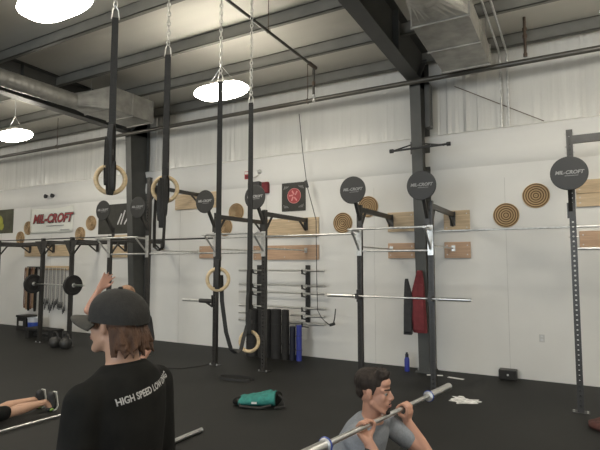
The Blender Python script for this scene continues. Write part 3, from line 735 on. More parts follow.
MB().tube([c0+ax*.28-ay*.05+V((0, 0, .15)), c0+ax*.36-ay*.1+V((0, 0, .1)), c0+ax*.37-ay*.15+V((0, 0, .03)), c0+ax*.25-ay*.2+V((0, 0, .02))], .014, 8).build('carry_strap', 'strap', r)
MB().tube([c0-ax*.25-ay*.1+V((0, 0, .09)), c0-ax*.2-ay*.19+V((0, 0, .03)), c0+ax*.05-ay*.215+V((0, 0, .02)), c0+ax*.2-ay*.2+V((0, 0, .05))], .016, 8).build('bottom_strap', 'strap', r)
MB().box(c0-ax*.02-ay*.192+V((0, 0, .075)), (.07, .006, .025), rz=math.atan2(ax.y, ax.x)).build('white_tag', 'white', r)

def oval_strap(cx, cy, rx, ry, a, lab):
    pts = [(cx+rx*math.cos(t)*math.cos(a)-ry*math.sin(t)*math.sin(a), cy+rx*math.cos(t)*math.sin(a)+ry*math.sin(t)*math.cos(a), .022) for t in [2*PI*i/36 for i in range(34)]]
    return tag(MB().ribbon(pts, (0, 0, 1), .04, .008).build('weight_belt', 'strap'), lab, 'belt')
oval_strap(-4.82, 6.52, .30, .12, .15, 'black belt looped on the floor before the post')
tag(MB().ribbon([(-6.9, 6.3, .008), (-6.5, 6.55, .008), (-6.15, 6.7, .008), (-6.0, 7.0, .008), (-5.98, 7.3, .008)], (0, 0, 1), .012, .07).build('floor_strip', 'strap'), 'dark strip flat on the floor beside a rig post foot', 'strap')  # flat dark strip on the floor, running toward the post foot
# chalk spill
mb = MB(); random.seed(3); pts = []
for i in range(28):
    a = 2*PI*i/28; rr = 1+.45*math.sin(3*a+1)*random.random()+.3*random.uniform(-1, 1); pts.append((-1.38+.19*rr*math.cos(a), 7.05+.17*rr*math.sin(a), .004))
mb.add([(-1.38, 7.05, .012)]+pts, [(0, 1+i, 1+(i+1) % 28) for i in range(28)])
tag(mb.build('chalk_spill', 'chalk'), 'spilt white chalk powder on the floor behind the squatting man\'s barbell', 'chalk', kind='stuff')
mb = MB(); 
for k in range(7): a = k*.9; mb.ell((.25+.1*math.cos(a), 6.66+.12*math.sin(a), .035), (.1, .1, .035+.01*(k % 3)))
o = fleshy(mb, 'crumpled_jacket', 'redbrown', None, .012, 3); tag(o, 'rust red crumpled jacket on the floor at the right edge', 'jacket')

# far left floor stuff
r = thing('step_bench', 'low black bench on the floor under the far rig', 'bench', (-11.5, 7.6, 0))
MB().b2((-12.05, 7.45, .2), (-10.95, 7.78, .26), bev=.01).build('bench_top', 'blackmat', r)
for x in (-11.95, -11.05): MB().b2((x-.06, 7.47, 0), (x+.06, 7.76, .2)).build('leg', 'black', r)
MB().b2((-11.9, 7.6, .06), (-11.1, 7.64, .12)).build('stretcher', 'black', r)
r = thing('storage_crate', 'small black crate on the floor at the far left wall', 'crate', (-13.4, 8.35, 0))
MB().b2((-13.62, 8.2, 0), (-13.2, 8.5, .40), bev=.01).build('crate_body', 'black', r); MB().b2((-13.5, 8.19, .14), (-13.32, 8.2, .26)).build('pale_label', 'silverprint', r)
MB().b2((-13.64, 8.18, .36), (-13.18, 8.52, .42), bev=.01).build('crate_rim', 'black', r)
r = thing('bucket', 'white plastic bucket with blue print below the hanging bands', 'bucket', (-12.95, 8.3, 0))
MB().lathe((-12.95, 8.3, 0), [(.001, 0), (.15, 0), (.175, .36), (.182, .36), (.182, .38), (.165, .38), (.14, .02), (.001, .02)], n=30).build('bucket_body', 'bucket', r, smooth=True)
MB().lathe((-12.95, 8.3, .12), [(.159, 0), (.163, .0), (.172, .14), (.168, .14)], n=30).build('blue_print', 'blue', r, smooth=True)
MB().tube([(-12.95+.185*math.cos(t), 8.3-.03, .33-.13*math.sin(t)) for t in [PI*i/12 for i in range(13)]], .004, 6).build('handle', 'galv', r)
q0 = None
for k in range(3):
    if q0 is None:
        q0 = thing('bumper_plate', '', 'weight plate', (-13.1, 6.8, .035), 0, 'plates stacked on the floor at far left')
        MB().lathe((-13.1, 6.8, .035), [(.026, -.034), (.17, -.028), (.178, -.034), (.222, -.034), (.225, -.028), (.225, .028), (.222, .034), (.178, .034), (.17, .028), (.026, .034)], (0, 0, 1), 36).build('rubber_disc', 'blackmat', q0, smooth=True)
        MB().lathe((-13.1, 6.8, .035), [(.0265, -.0345), (.05, -.0345), (.05, .0345), (.0265, .0345)], (0, 0, 1), 20).build('hub', 'galv', q0); q = q0
    else: q = copy_tree(q0); q.location = (-13.1, 6.8, .035+.07*k)
    q['label'] = ('lowest', 'middle', 'topmost')[k]+' black bumper plate in the floor stack at far left'
# kettlebells at the foot of the far post
k0 = None
for x, y, lb in ((-10.12, 6.98, 'black kettlebell at the foot of the far rack post, left one'), (-9.78, 7.0, 'black kettlebell at the foot of the far rack post, right one')):
    if k0 is None:
        k0 = thing('kettlebell', lb, 'kettlebell', (x, y, 0), 0, 'kettlebells by the far rack')
        MB().lathe((x, y, 0), [(.001, 0), (.075, 0), (.1, .02), (.13, .08), (.132, .13), (.11, .19), (.07, .225), (.001, .24)], n=28).build('bell', 'black', k0, smooth=True)
        MB().tube([(x-.07, y, .2), (x-.085, y, .26), (x-.06, y, .32), (x, y, .335), (x+.06, y, .32), (x+.085, y, .26), (x+.07, y, .2)], .018, 10).build('handle', 'black', k0, smooth=True)
    else: c = copy_tree(k0); c.location = (x, y, 0); c['label'] = lb

# jump ropes and bands on their racks
r = thing('rope_rack', 'pale wooden rail on the far wall with jump ropes below it', 'wall rail', (-12.8, WY, 1.68))
MB().b2((-13.42, WY-.05, 1.66), (-12.2, WY-.002, 1.78), bev=.004).build('rail', 'board', r)
for k in range(20): x = -13.36+k*.0575; MB().cyl((x, WY-.05, 1.70), (x, WY-.13, 1.72), .006, n=6).build('peg', 'galv', r)
random.seed(11)
r0 = None
for k in range(20):
    x = -13.36+k*.0575; L = random.uniform(1.15, 1.38); dx = random.uniform(-.012, .012)
    m_ = 'ropewhite' if k % 3 == 0 else 'ropeblack'
    q = thing('jump_rope', 'jump rope with long handles hanging from the pale wooden wall rail', 'jump rope', (x, WY-.11, 1.72), 0, 'jump ropes on the wall rail')
    zb = 1.72-L
    MB().tube([(x-.016, WY-.105, zb+.28), (x-.014+dx, WY-.105, 1.1), (x-.01, WY-.105, 1.66), (x, WY-.105, 1.735), (x+.01, WY-.105, 1.66), (x+.014+dx, WY-.105, 1.1), (x+.018, WY-.105, zb+.33)], .0045, 6).build('cable', m_, q)
    for sx, dz in ((-.016, 0), (.018, .05)): MB().cyl((x+sx, WY-.105, zb+.12+dz), (x+sx*1.2, WY-.105, zb+.28+dz), .011, .008, n=8).build('handle', 'ropeblack', q)
r = thing('band_rack', 'short dark rail on the far wall with flat bands below it', 'wall rail', (-13.8, WY, 1.68))
MB().b2((-14.15, WY-.04, 1.68), (-13.5, WY-.002, 1.76), bev=.004).build('rail', 'black', r)
for k in range(6): x = -14.08+k*.1; MB().cyl((x, WY-.04, 1.70), (x, WY-.16, 1.72), .008, n=6).build('peg', 'galv', r)
cl = ['brown', 'tan', 'blackmat', 'brown', 'tan', 'blackmat']; cn = ['brown', 'tan', 'black', 'reddish brown', 'light tan', 'black']
for k in range(6):
    x = -14.08+k*.1; L = (1.18, 1.22, 1.25, 1.2, 1.17, 1.26)[k]; pts = []
    for i in range(40):
        t = 2*PI*i/40; a = math.sin(t); pts.append((x+.034*math.cos(t), WY-.115, 1.735-L/2+.0+L/2*(abs(a)**.25)*(1 if a > 0 else -1)*1.0))
    o = MB().ribbon(pts, (0, 1, 0), .03+.01*(k % 3), .005, True).build('resistance_band', cl[k])
    lb = {0: 'brown exercise band, first from the left on the dark wall rail', 1: 'tan exercise band, second from the left on the dark wall rail', 2: 'black exercise band, third from the left on the dark wall rail', 3: 'brown exercise band, fourth from the left on the dark wall rail', 4: 'tan exercise band, fifth from the left on the dark wall rail', 5: 'black exercise band, nearest to the jump ropes'}[k]
    tag(o, lb, 'exercise band', 'bands on the wall rail')
tag(MB().ell((-13.0, WY-.2, 1.86), (.16, .1, .09)).ell((-13.18, WY-.2, 1.83), (.1, .09, .07)).build('rolled_towel', 'darkcloth', smooth=True), 'dark cloth bundle lying on top of the pale rope rail', 'cloth')
for o in list(COL.objects):
    if o.name.startswith('rolled_towel'): bpy.data.objects.remove(o)

# ---------------- gymnastic rings
RX = -3.0
cdir = V((math.cos(YAW), math.sin(YAW), 0))   # strap width direction
def strap_ring(y, z, ztop, lab, nrm, loops, tail=None, wide=.048, twd=None):
    r = thing('gymnastic_ring', lab, 'gymnastic ring', (RX, y, z), 0, 'wooden gymnastic rings')
    nrm = V(nrm).normalized()
    MB().torus((RX, y, z), .102, .0175, nrm, 48, 12).build('wooden_ring', 'woodring', r, smooth=True)
    zt = z+.102
    side = nrm.cross(V((0, 0, 1))).normalized()
    off = nrm*.022
    wd = side
    pts = [V((RX, y, ztop))+off*.15, V((RX, y, zt+.5))+off*.6, V((RX, y, zt+.05))+off, V((RX, y, zt-.02))+off, V((RX, y, zt-.037)), V((RX, y, zt-.02))-off, V((RX, y, zt+.05))-off, V((RX, y, zt+.5))-off*.6, V((RX, y, ztop))-off*.15]
    MB().ribbon(pts, wd, wide, .004).build('strap', 'strap', r)
    MB().b2(*[V((RX, y, zt+.1))+k for k in (V((-.03, -.012, -.02)), V((.03, .012, .02)))]).build('buckle', 'black', r)
    # folded surplus strap
    mb = MB()
    for q_, (dx, z0, z1, wdx, yo) in enumerate(loops):
        an = (.5, -.35, .2, -.6)[q_ % 4]; pl = nrm*math.cos(an)+side*math.sin(an); wdd = side*math.cos(an)-nrm*math.sin(an)
        c = V((RX, y, 0))+side*dx+nrm*yo; n = 26; p_ = []
        for i in range(n):
            t = 2*PI*i/n; a = math.sin(t); p_.append(c+pl*(wdx*.6*math.cos(t))+V((0, 0, (z0+z1)/2+(z1-z0)/2*(abs(a)**.6)*(1 if a > 0 else -1))))
        mb.ribbon(p_, wdd, .045, .005, True)
    if loops: mb.build('folded_strap', 'strap', r)
    if tail: MB().ribbon([V(p) for p in tail], twd or (nrm+side*.3), .040, .005).build('strap_tail', 'strap', r)
    # carabiner and chain
    MB().tube([V((RX, y, ztop+.10))+side*.005, V((RX, y, ztop+.06))+side*.02, V((RX, y, ztop-.01))+side*.028, V((RX, y, ztop-.02)), V((RX, y, ztop-.01))-side*.028, V((RX, y, ztop+.06))-side*.02], .005, 6, True).build('carabiner', 'chain', r)
    mb = MB(); zz = ztop+.11; k = 0
    while zz < RZ(y)-.02:
        ax_ = side if k % 2 else nrm
        other = nrm if k % 2 else side
        p_ = [V((RX, y, zz+.027*math.sin(t)))+other*(.014*math.cos(t)) for t in [2*PI*i/8 for i in range(8)]]
        mb.tube(p_, .0048, 5, True); zz += .042; k += 1
    mb.build('chain', 'chain', r, smooth=True)
    return r
vn = V((math.sin(YAW), -math.cos(YAW), 0))
strap_ring(2.47, 2.49, 3.74, 'wooden ring on a strap with folded black webbing, leftmost of the hanging rings', (.62, -.6, 0), [(.0, 2.50, 2.90, .04, .03), (.02, 2.44, 2.80, .04, .03), (-.012, 2.40, 2.62, .04, .035), (.0, 2.37, 2.60, .03, .035)])
strap_ring(3.03, 2.49, 3.66, 'wooden ring with a long dangling webbing loop, beside the high wooden board', (.5, -.86, 0), [(-.01, 2.36, 2.60, .04, .03), (.015, 2.16, 2.58, .04, .035), (.03, 2.22, 2.56, .035, .02), (-.0, 2.26, 2.58, .05, .03)],
           tail=[(RX-.07, 3.0, 2.5), (RX-.085, 3.0, 2.2), (RX-.08, 3.0, 2.0), (RX-.03, 3.0, 1.97), (RX+.02, 3.0, 2.0), (RX+.03, 3.0, 2.2), (RX+.03, 3.0, 2.5)])
strap_ring(3.75, 1.71, 3.66, 'wooden ring hanging at mid height in front of a rig post', (.5, -.86, 0), [(.0, 1.62, 1.9, .02, .03)],
           tail=[(RX+.0, 3.80, 1.75), (RX+.005, 3.81, 1.5), (RX+.02, 3.86, 1.2), (RX+.03, 3.93, 1.02), (RX+.02, 4.02, .97), (RX+.01, 4.12, .99), (RX, 4.18, 1.1), (RX, 4.24, 1.22)], twd=(math.cos(YAW), math.sin(YAW), 0))
strap_ring(4.28, 1.05, 3.60, 'lowest wooden ring, half turned before the black foam rolls', (.25, -1, .1), [(0, 1.16, 1.55, .03, .03), (-.012, 1.12, 1.38, .03, .035), (.0, 1.2, 1.8, .02, .02)], wide=.05)

# ================================================================== PEOPLE
def Rm(fwd, up=(0, 0, 1)):
    f = V(fwd).normalized(); u = V(up); l = u.cross(f).normalized(); u = f.cross(l); return Matrix((f, l, u)).transposed()
def head_prims(mb, c, R, s=1.0, nose=True):
    c = V(c); P = lambda x, y, z: c+R@(V((x, y, z))*s)
    E = lambda x, y, z, a, b, d: mb.ell(P(x, y, z), (a*s, b*s, d*s), R)
    E(-.018, 0, .032, .095, .076, .085); E(.022, 0, -.035, .062, .058, .078); E(-.02, 0, -.02, .07, .066, .06)
    for sy in (-1, 1):
        mb.cap(P(.0, sy*.05, -.055), P(.058, sy*.018, -.100), .020*s, .018*s)
        mb.cap(P(.068, sy*.012, .026), P(.052, sy*.048, .022), .014*s, .012*s)
        E(.05, sy*.038, -.02, .025, .02, .024); mb.cap(P(.072, sy*.018, .014), P(.062, sy*.044, .012), .010*s, .008*s)
        E(-.012, sy*.076, -.010, .015, .009, .028); mb.cap(P(-.02, sy*.079, .012), P(-.022, sy*.083, -.004), .008*s, .007*s)
    E(.066, 0, -.102, .020, .024, .017); E(.075, 0, -.055, .018, .028, .024)
    mb.cap(P(.080, 0, .012), P(.100, 0, -.022), .0075*s, .011*s); E(.094, 0, -.030, .013, .015, .009)
    for sy in (-1, 1): E(.086, sy*.011, -.031, .010, .007, .007)
    E(.083, 0, -.062, .011, .022, .006); E(.082, 0, -.073, .010, .019, .006)
    E(.055, 0, .055, .03, .055, .03)
def face_parts(c, R, parent, s=1.0, brow='darkhair'):
    c = V(c); P = lambda x, y, z: c+R@(V((x, y, z))*s)
    for sy in (-1, 1):
        e = MB().ell(P(.0665, sy*.030, .000), (.0115*s,)*3).build('eye', 'eyewhite', parent, smooth=True)
        MB().ell(P(.0745, sy*.0315, .000), (.0062*s,)*3).build('iris', 'iris', e, smooth=True)
        MB().cap(P(.0835, sy*.014, .023), P(.068, sy*.048, .026), .0048*s, .0032*s).build('eyebrow', brow, parent, smooth=True)
    MB().ell(P(.088, 0, -.064), (.0085*s, .019*s, .0035*s), R).ell(P(.087, 0, -.071), (.0085*s, .016*s, .004*s), R).build('lips', 'lip', parent, smooth=True)
def torso(mb, pts, lat, fat=0.0, arms=None):
    """pts: list of (centre, half width, half depth); frames follow the spine"""
    L = V(lat).normalized(); rings = []
    for i, (c, w_, d_) in enumerate(pts):
        c = V(c); t = (V(pts[min(i+1, len(pts)-1)][0])-V(pts[max(i-1, 0)][0])).normalized()
        f = L.cross(t).normalized(); rings.append((c, L*(w_+fat), f*(d_+fat)))
    mb.loft(rings, 28); c, w_, d_ = pts[0]
def open_hand(mb, wrist, dirn, normal, curl=.3, s=1.0, spread=.12, thumb=1):
    """relaxed hand: dirn along the palm, normal out of the palm, thumb side = thumb*(dirn x normal)"""
    w0 = V(wrist); d = V(dirn).normalized(); n = V(normal).normalized(); n = (n-d*n.dot(d)).normalized(); sd = d.cross(n)*thumb
    for k, t in enumerate((.03, .011, -.008, -.027)):
        mb.cap(w0+sd*t*.55*s, w0+(d*.085+sd*t)*s, .014*s, .011*s)
        L = (.072, .080, .074, .058)[k]*s; p = w0+(d*.085+sd*t)*s; a = 0
        dd = (d+sd*(t*spread*30)).normalized()
        for j, fr in enumerate((.45, .3, .25)):
            a += curl*(.6, 1, .7)[j]; q = p+(dd*math.cos(a)+n*math.sin(a))*L*fr; mb.cap(p, q, (.0088, .0082, .0075)[j]*s, (.0082, .0075, .0068)[j]*s); p = q
    p = w0+(d*.025+sd*.028)*s; q = p+(d*.03+sd*.022+n*.01)*s; mb.cap(p, q, .013*s, .010*s); q2 = q+(d*.03+sd*.006+n*.012)*s; mb.cap(q, q2, .0098*s, .0085*s); mb.cap(q2, q2+(d*.022+n*.004)*s, .0085*s, .0075*s)
def grip_hand(mb, P, B, wrist, thumb, s=1.0, rbar=.0143, start=-.6, sweep=(1.0, 2.0, 2.9)):
    """fingers close around the bar: P point on bar, B bar direction, wrist point, thumb = +1/-1 along B"""
    P = V(P); B = V(B).normalized(); w0 = V(wrist); a0 = (w0-P); a0 = (a0-B*a0.dot(B)).normalized(); a1 = B.cross(a0)*thumb
    R0 = rbar+.0095*s
    # palm lies on the +a1 side of the line wrist->bar; fingers go over the far side
    pt = lambda ang, rr, off: P+B*off+(a0*math.cos(ang)+a1*math.sin(ang))*rr
    for k, t in enumerate((.031, .010, -.011, -.031)):
        off = t*thumb*s
        kn = pt(.75, R0+.012, off); mb.cap(w0+B*off*.45, kn, .0155*s, .0115*s)
        p = kn
        for j, ang in enumerate((1.75, 2.9, 4.0)):
            q = pt(ang, R0+(.004, .001, 0)[j], off); mb.cap(p, q, (.0095, .0088, .008)[j]*s, (.0088, .008, .0072)[j]*s); p = q
    th = w0+(P-w0)*.35+B*thumb*.030*s; q = pt(-.35, R0+.006, .052*thumb*s); mb.cap(w0+B*thumb*.012*s, th, .016*s, .0135*s); mb.cap(th, q, .0125*s, .0105*s)
    q2 = pt(-1.6, R0+.002, .050*thumb*s); mb.cap(q, q2, .0098*s, .0085*s); mb.cap(q2, pt(-2.5, R0, .040*thumb*s), .0085*s, .0072*s)

# ---- 1. standing man in the cap
pos = V((-1.435, 1.258, 0)); F1 = V((-.997, -.03, 0)).normalized(); Lf = V((-F1.y, F1.x, 0))
W = lambda x, y, z: pos+F1*x+Lf*y+V((0, 0, z))
man = thing('person', 'man in a dark cap and black printed t-shirt standing with his back to the camera', 'person', pos)
tp = [(W(.0, 0, .84), .13, .10), (W(0, 0, .93), .165, .118), (W(.01, 0, 1.05), .135, .09), (W(.005, 0, 1.2), .14, .1), (W(-.005, 0, 1.33), .15, .105), (W(-.012, 0, 1.42), .148, .09), (W(-.01, 0, 1.475), .11, .07), (W(-.005, 0, 1.51), .07, .06)]
body = MB(); torso(body, tp, Lf)
hc = W(.045, 0, 1.655); HR = Rm(V((-.976, -.202, .07)), (0, 0, 1))
body.cap(W(-.01, 0, 1.47), W(.015, 0, 1.6), .060, .056); head_prims(body, hc, HR)
for s in (-1, 1):
    sh = W(-.005, s*.165, 1.41); el = W(.0, s*.205, 1.12); wr = W(.14, s*.19, .91)
    body.cap(W(-.01, s*.1, 1.43), sh, .058, .056); body.cap(sh, el, .046, .038); body.cap(el, wr, .038, .026)
    open_hand(body, wr, (W(.19, s*.21, .84)-wr), -Lf*s, .35, thumb=s)
    hp = W(0, s*.09, .9); kn = W(.02, s*.105, .5); an = W(-.02, s*.11, .09)
    body.cap(hp, kn, .088, .056); body.cap(kn, W(-.03, s*.108, .36), .055, .056); body.cap(W(-.03, s*.108, .36), an, .056, .036)
    body.cap(W(-.05, s*.11, .04), W(.12, s*.12, .03), .036, .03)
fleshy(body, 'body', 'skinpale', man, .0075, 4)
sh_ = MB(); tp2 = [(W(.0, 0, .86), .17, .125), (W(0, 0, .95), .175, .13), (W(.01, 0, 1.06), .17, .125), (W(.005, 0, 1.2), .168, .132), (W(-.005, 0, 1.33), .172, .132), (W(-.014, 0, 1.42), .168, .115), (W(-.012, 0, 1.475), .135, .092), (W(-.006, 0, 1.515), .078, .072)]
torso(sh_, tp2, Lf, .0)
for s in (-1, 1):
    sh_.cap(W(-.012, s*.09, 1.43), W(-.005, s*.158, 1.405), .070, .064); sh_.cap(W(-.005, s*.165, 1.41), W(.0, s*.203, 1.12), .066, .058)
shirt = fleshy(sh_, 't_shirt', 'blackcloth', man, .009, 5)
pn = MB()
torso(pn, [(W(0, 0, .80), .15, .115), (W(0, 0, .92), .18, .13), (W(0, 0, .98), .172, .125)], Lf)
for s in (-1, 1): pn.cap(W(0, s*.09, .88), W(.02, s*.11, .46), .10, .085)
fleshy(pn, 'shorts', 'darkcloth', man, .012, 4)
for s in (-1, 1):
    shoe = MB().cap(W(-.06, s*.11, .05), W(.13, s*.125, .04), .045, .038); o = fleshy(shoe, 'shoe', 'shoe', man, .009, 3)
    for v in o.data.vertices: v.co.z = max(v.co.z, .004)
hr = MB(); PH = lambda x, y, z: hc+HR@V((x, y, z))
hr.ell(PH(-.035, 0, .01), (.088, .083, .065), HR); hr.ell(PH(-.072, 0, -.035), (.052, .078, .055), HR)
random.seed(21)
for i in range(84):
    a = -1.75+3.5*random.random(); x_, y_ = -.048-.066*math.cos(a), .080*math.sin(a); k_ = random.uniform(.98, 1.22); zz = random.uniform(-.105, -.055)
    m0 = PH(x_*.97, y_*.97, random.uniform(-.03, -.01)); m1 = PH(x_*1.06-.004, y_*1.04, zz*.55); m2 = PH(x_*k_-.012, y_*k_, zz); hr.cap(m0, m1, .012, .009); hr.cap(m1, m2, .009, .0045)
fleshy(hr, 'hair', 'auburn', man, .005, 1)
cp = MB()
# cap crown
rg = []
for j in range(9):
    t = j/8*PI/2; rg.append((PH(-.018+.008*math.sin(t), 0, .030+.092*math.sin(t)), HR@V((.112*math.cos(t)+.001, 0, 0)), HR@V((0, .094*math.cos(t)+.001, 0))))
rg = [(PH(-.018, 0, .004), HR@V((.112, 0, 0)), HR@V((0, .094, 0)))]+rg
cp.loft(rg, 40); o = cp.build('cap', 'cap', man, smooth=True); o['label'] = 'dark baseball cap'
bm_ = MB(); vs = []; nb = 22; rows = 5
for i in range(nb+1):
    a = -1.22+2.44*i/nb
    for j in range(rows+1):
        u_ = j/rows; rx = .106+.095*u_*max(0, math.cos(a*.95))**.5
        vs.append(PH(-.018+(rx)*math.cos(a), (.094+.010*u_)*math.sin(a), .012-.006*u_*math.cos(a)-.040*(abs(math.sin(a))**2)*(.35+.65*u_)))
bm_.add(vs, [(i*(rows+1)+j, (i+1)*(rows+1)+j, (i+1)*(rows+1)+j+1, i*(rows+1)+j+1) for i in range(nb) for j in range(rows)])
bo = bm_.build('cap_brim', 'brim', o, smooth=True); sd = bo.modifiers.new('t', 'SOLIDIFY'); sd.thickness = .007
MB().ell(PH(-.012, 0, .123), (.009, .009, .006)).build('cap_button', 'cap', o, smooth=True)
MB().cap(PH(-.118, -.03, .004), PH(-.118, .03, .004), .006, .006).build('cap_strap', 'cap', o)
face_parts(hc, HR, man, brow='auburn')
# lettering laid on the back
bm2 = bmesh.new(); bm2.from_mesh(shirt.data); bm2.transform(Matrix.Translation(pos)); tree = BVHTree.FromBMesh(bm2)
def onback(p):
    h = tree.ray_cast(p, F1); return (h[0]-F1*.003) if h[0] else p
tm = facing(W(-.4, -.02, 1.428), -F1)@Matrix.Rotation(math.radians(8), 4, 'Z')
text('HIGH SPEED LOW DRAG', .031, tm@Matrix.Diagonal((.80, 1, 1, 1)), 'shirtprint', 'shirt_lettering', man, extrude=0, bold=.0009, space=1.0, project=onback, sub=True)

# ---- 2. squatting man with the barbell
sq = thing('person', 'dark haired man in a grey t-shirt squatting with a barbell at his chest', 'person', (-1.35, 2.75, 0))
a_, b_ = V((-1.02, 2.09, 1.04)), V((-.90, 3.37, .97)); bd = (b_-a_).normalized(); bc = (a_+b_)/2
bar = place_bar(bc-bd*1.1, bc+bd*1.1, 'silver barbell with blue collars held by the squatting man')
for ch in kids(bar):
    if ch.name.startswith('collar'):
        sg = -1 if sum(v.co.x for v in ch.data.vertices) < 0 else 1
        MB().torus((sg*.667, 0, 0), .0315, .0062, (1, 0, 0), 24, 8).build('collar_ring', 'blue', ch, world=False)['label'] = 'blue ring around the collar'
for s in (-1, 1):
    pass
FF = V((bd.y, -bd.x, 0)).normalized(); LL = bd.copy(); LL.z = 0; LL.normalize()   # he faces FF (+x), his left is +y
c2 = V((bc.x, bc.y, 0))-FF*.0
Q = lambda x, y, z: c2+FF*x+LL*y+V((0, 0, z))
zb = bc.z
body = MB()
tp = [(Q(-.42, 0, .33), .12, .10), (Q(-.40, 0, .42), .165, .125), (Q(-.33, 0, .53), .152, .112), (Q(-.25, 0, .66), .158, .115), (Q(-.17, 0, .80), .172, .12), (Q(-.125, 0, .905), .172, .10), (Q(-.10, 0, .96), .12, .075), (Q(-.09, 0, .985), .065, .06)]
torso(body, tp, LL)
hc2 = Q(-.062, -.02, 1.138); HR2 = Rm(FF*.96+LL*.16+V((0, 0, -.06)), (0, 0, 1))
body.cap(Q(-.10, 0, .95), hc2+V((-.02, 0, -.06)), .058, .053); head_prims(body, hc2, HR2)
for s, yw in ((-1, -.27), (1, .25)):
    hand = bc+bd*yw
    sh = Q(-.11, s*.185, .91); el = Q(.13, s*.26, .745)
    fdir = (hand-el)
    wr = hand-FF*.005+V((0, 0, -.075))+FF*.02
    body.cap(Q(-.12, s*.1, .91), sh, .055, .058); body.cap(sh, sh.lerp(el, .5), .056, .049); body.cap(sh.lerp(el, .5), el, .049, .040)
    body.cap(el, el.lerp(wr, .35), .042, .041); body.cap(el.lerp(wr, .35), wr, .041, .027)
    grip_hand(body, hand, bd, wr, -s, s=1.14)
    hp = Q(-.40, s*.09, .40); kn = Q(.02, s*.25, .47); an = Q(-.14, s*.2, .1)
    body.cap(hp, kn, .09, .060); body.cap(kn, kn.lerp(an, .4), .056, .055); body.cap(kn.lerp(an, .4), an, .055, .037); body.cap(Q(-.18, s*.2, .05), Q(.04, s*.24, .035), .036, .03)
fleshy(body, 'body', 'skin', sq, .0055, 3)
sh_ = MB(); tp2 = [(c, w_+.016, d_+.016) for c, w_, d_ in tp[1:7]]+[(Q(-.09, 0, .98), .075, .07)]
torso(sh_, tp2, LL)
for s in (-1, 1):
    a1 = Q(-.11, s*.185, .91); e1 = Q(.13, s*.26, .745)
    sh_.cap(Q(-.12, s*.1, .912), a1, .066, .068); sh_.cap(a1, a1.lerp(e1, .55), .067, .060)
fleshy(sh_, 't_shirt', 'greyshirt', sq, .008, 4)
pn = MB(); torso(pn, [(Q(-.43, 0, .30), .14, .12), (Q(-.40, 0, .42), .178, .14), (Q(-.35, 0, .50), .168, .13)], LL)
for s in (-1, 1): pn.cap(Q(-.40, s*.09, .40), Q(-.04, s*.235, .46), .10, .075)
fleshy(pn, 'shorts', 'blackcloth', sq, .011, 4)
for s in (-1, 1):
    o = fleshy(MB().cap(Q(-.19, s*.2, .05), Q(.06, s*.245, .04), .045, .038), 'shoe', 'shoe', sq, .009, 3)
    for v in o.data.vertices: v.co.z = max(v.co.z, .004)
P2 = lambda x, y, z: hc2+HR2@V((x, y, z))
hr = MB(); hr.ell(P2(-.030, 0, .052), (.101, .083, .080), HR2); hr.ell(P2(.018, 0, .094), (.060, .062, .036), HR2); hr.ell(P2(-.07, 0, .0), (.045, .068, .055), HR2)
for sy in (-1, 1): hr.cap(P2(.012, sy*.073, .03), P2(.006, sy*.073, -.004), .010, .005)
for i in range(16):
    a = i*2.4; rr_ = .05*math.sqrt(i/16); hr.cap(P2(.02+rr_*math.cos(a), rr_*math.sin(a), .10), P2(.032+rr_*math.cos(a), rr_*math.sin(a), .126-.008*(i % 3)), .014, .010)
fleshy(hr, 'hair', 'darkhair', sq, .0055, 2)
bd_ = MB().ell(P2(.074, 0, -.105), (.018, .024, .016), HR2).cap(P2(.088, -.02, -.078), P2(.08, -.022, -.1), .005, .007).cap(P2(.088, .02, -.078), P2(.08, .022, -.1), .005, .007)
bd_.cap(P2(.094, -.002, -.053), P2(.088, -.022, -.057), .0045, .0035).cap(P2(.094, .002, -.053), P2(.088, .022, -.057), .0045, .0035)
fleshy(bd_, 'goatee', 'darkhair', sq, .004, 1)
face_parts(hc2, HR2, sq)
# wristband
wb = bc+bd*-.27; MB().cap(wb+V((.0, 0, -.115))+FF*.03, wb+V((0, 0, -.135))+FF*.037, .032, .033).build('wristband', 'darkcloth', sq, smooth=True)

# ---- 3. person lying on the floor, far left (feet toward the wall)
ly = thing('person', 'person in black shorts lying face down, legs and sneakers showing at the left', 'person', (-5.95, 3.2, 0))
G = lambda x, y, z: V((-5.96+x-.12*(4.0-y)*1.0, y+.0, z))
body = MB()
Lx = V((1, 0, 0))
torso(body, [(G(0, 3.12, .13), .15, .10), (G(0, 3.0, .14), .165, .11), (G(0, 2.85, .13), .15, .10), (G(0, 2.65, .13), .165, .105), (G(0, 2.5, .14), .17, .10), (G(0, 2.42, .15), .1, .07)], Lx)
hc3 = G(0, 2.22, .17); HR3 = Rm(V((.2, -.9, -.55)), (0, 0, 1))
body.cap(G(0, 2.45, .15), G(0, 2.3, .17), .058, .055); head_prims(body, hc3, HR3)
for s in (-1, 1):
    hp = G(s*.09, 3.08, .12); kn = G(s*.11, 3.52, .10); cf = G(s*.12, 3.63, .115); an = G(s*.12, 3.93, .13)
    body.cap(hp, kn, .088, .060); body.cap(kn, cf, .056, .066); body.cap(cf, an, .066, .034); body.cap(an, G(s*.12, 4.0, .05), .034, .034)
    sh = G(s*.18, 2.5, .14); el = G(s*.38, 2.45, .06); wr = G(s*.30, 2.25, .035)
    body.cap(sh, el, .05, .04); body.cap(el, wr, .04, .027); open_hand(body, wr, (-s*.2, -1, 0), (0, 0, -1), .1, thumb=s)
o = fleshy(body, 'body', 'skinpale', ly, .009, 4)
for v in o.data.vertices: v.co.z = max(v.co.z, .003)
pn = MB(); torso(pn, [(G(0, 3.2, .12), .15, .105), (G(0, 3.05, .135), .182, .125), (G(0, 2.9, .13), .17, .115)], Lx)
for s in (-1, 1): pn.cap(G(s*.09, 3.1, .125), G(s*.11, 3.46, .11), .102, .082)
o = fleshy(pn, 'shorts', 'blackcloth', ly, .011, 4)
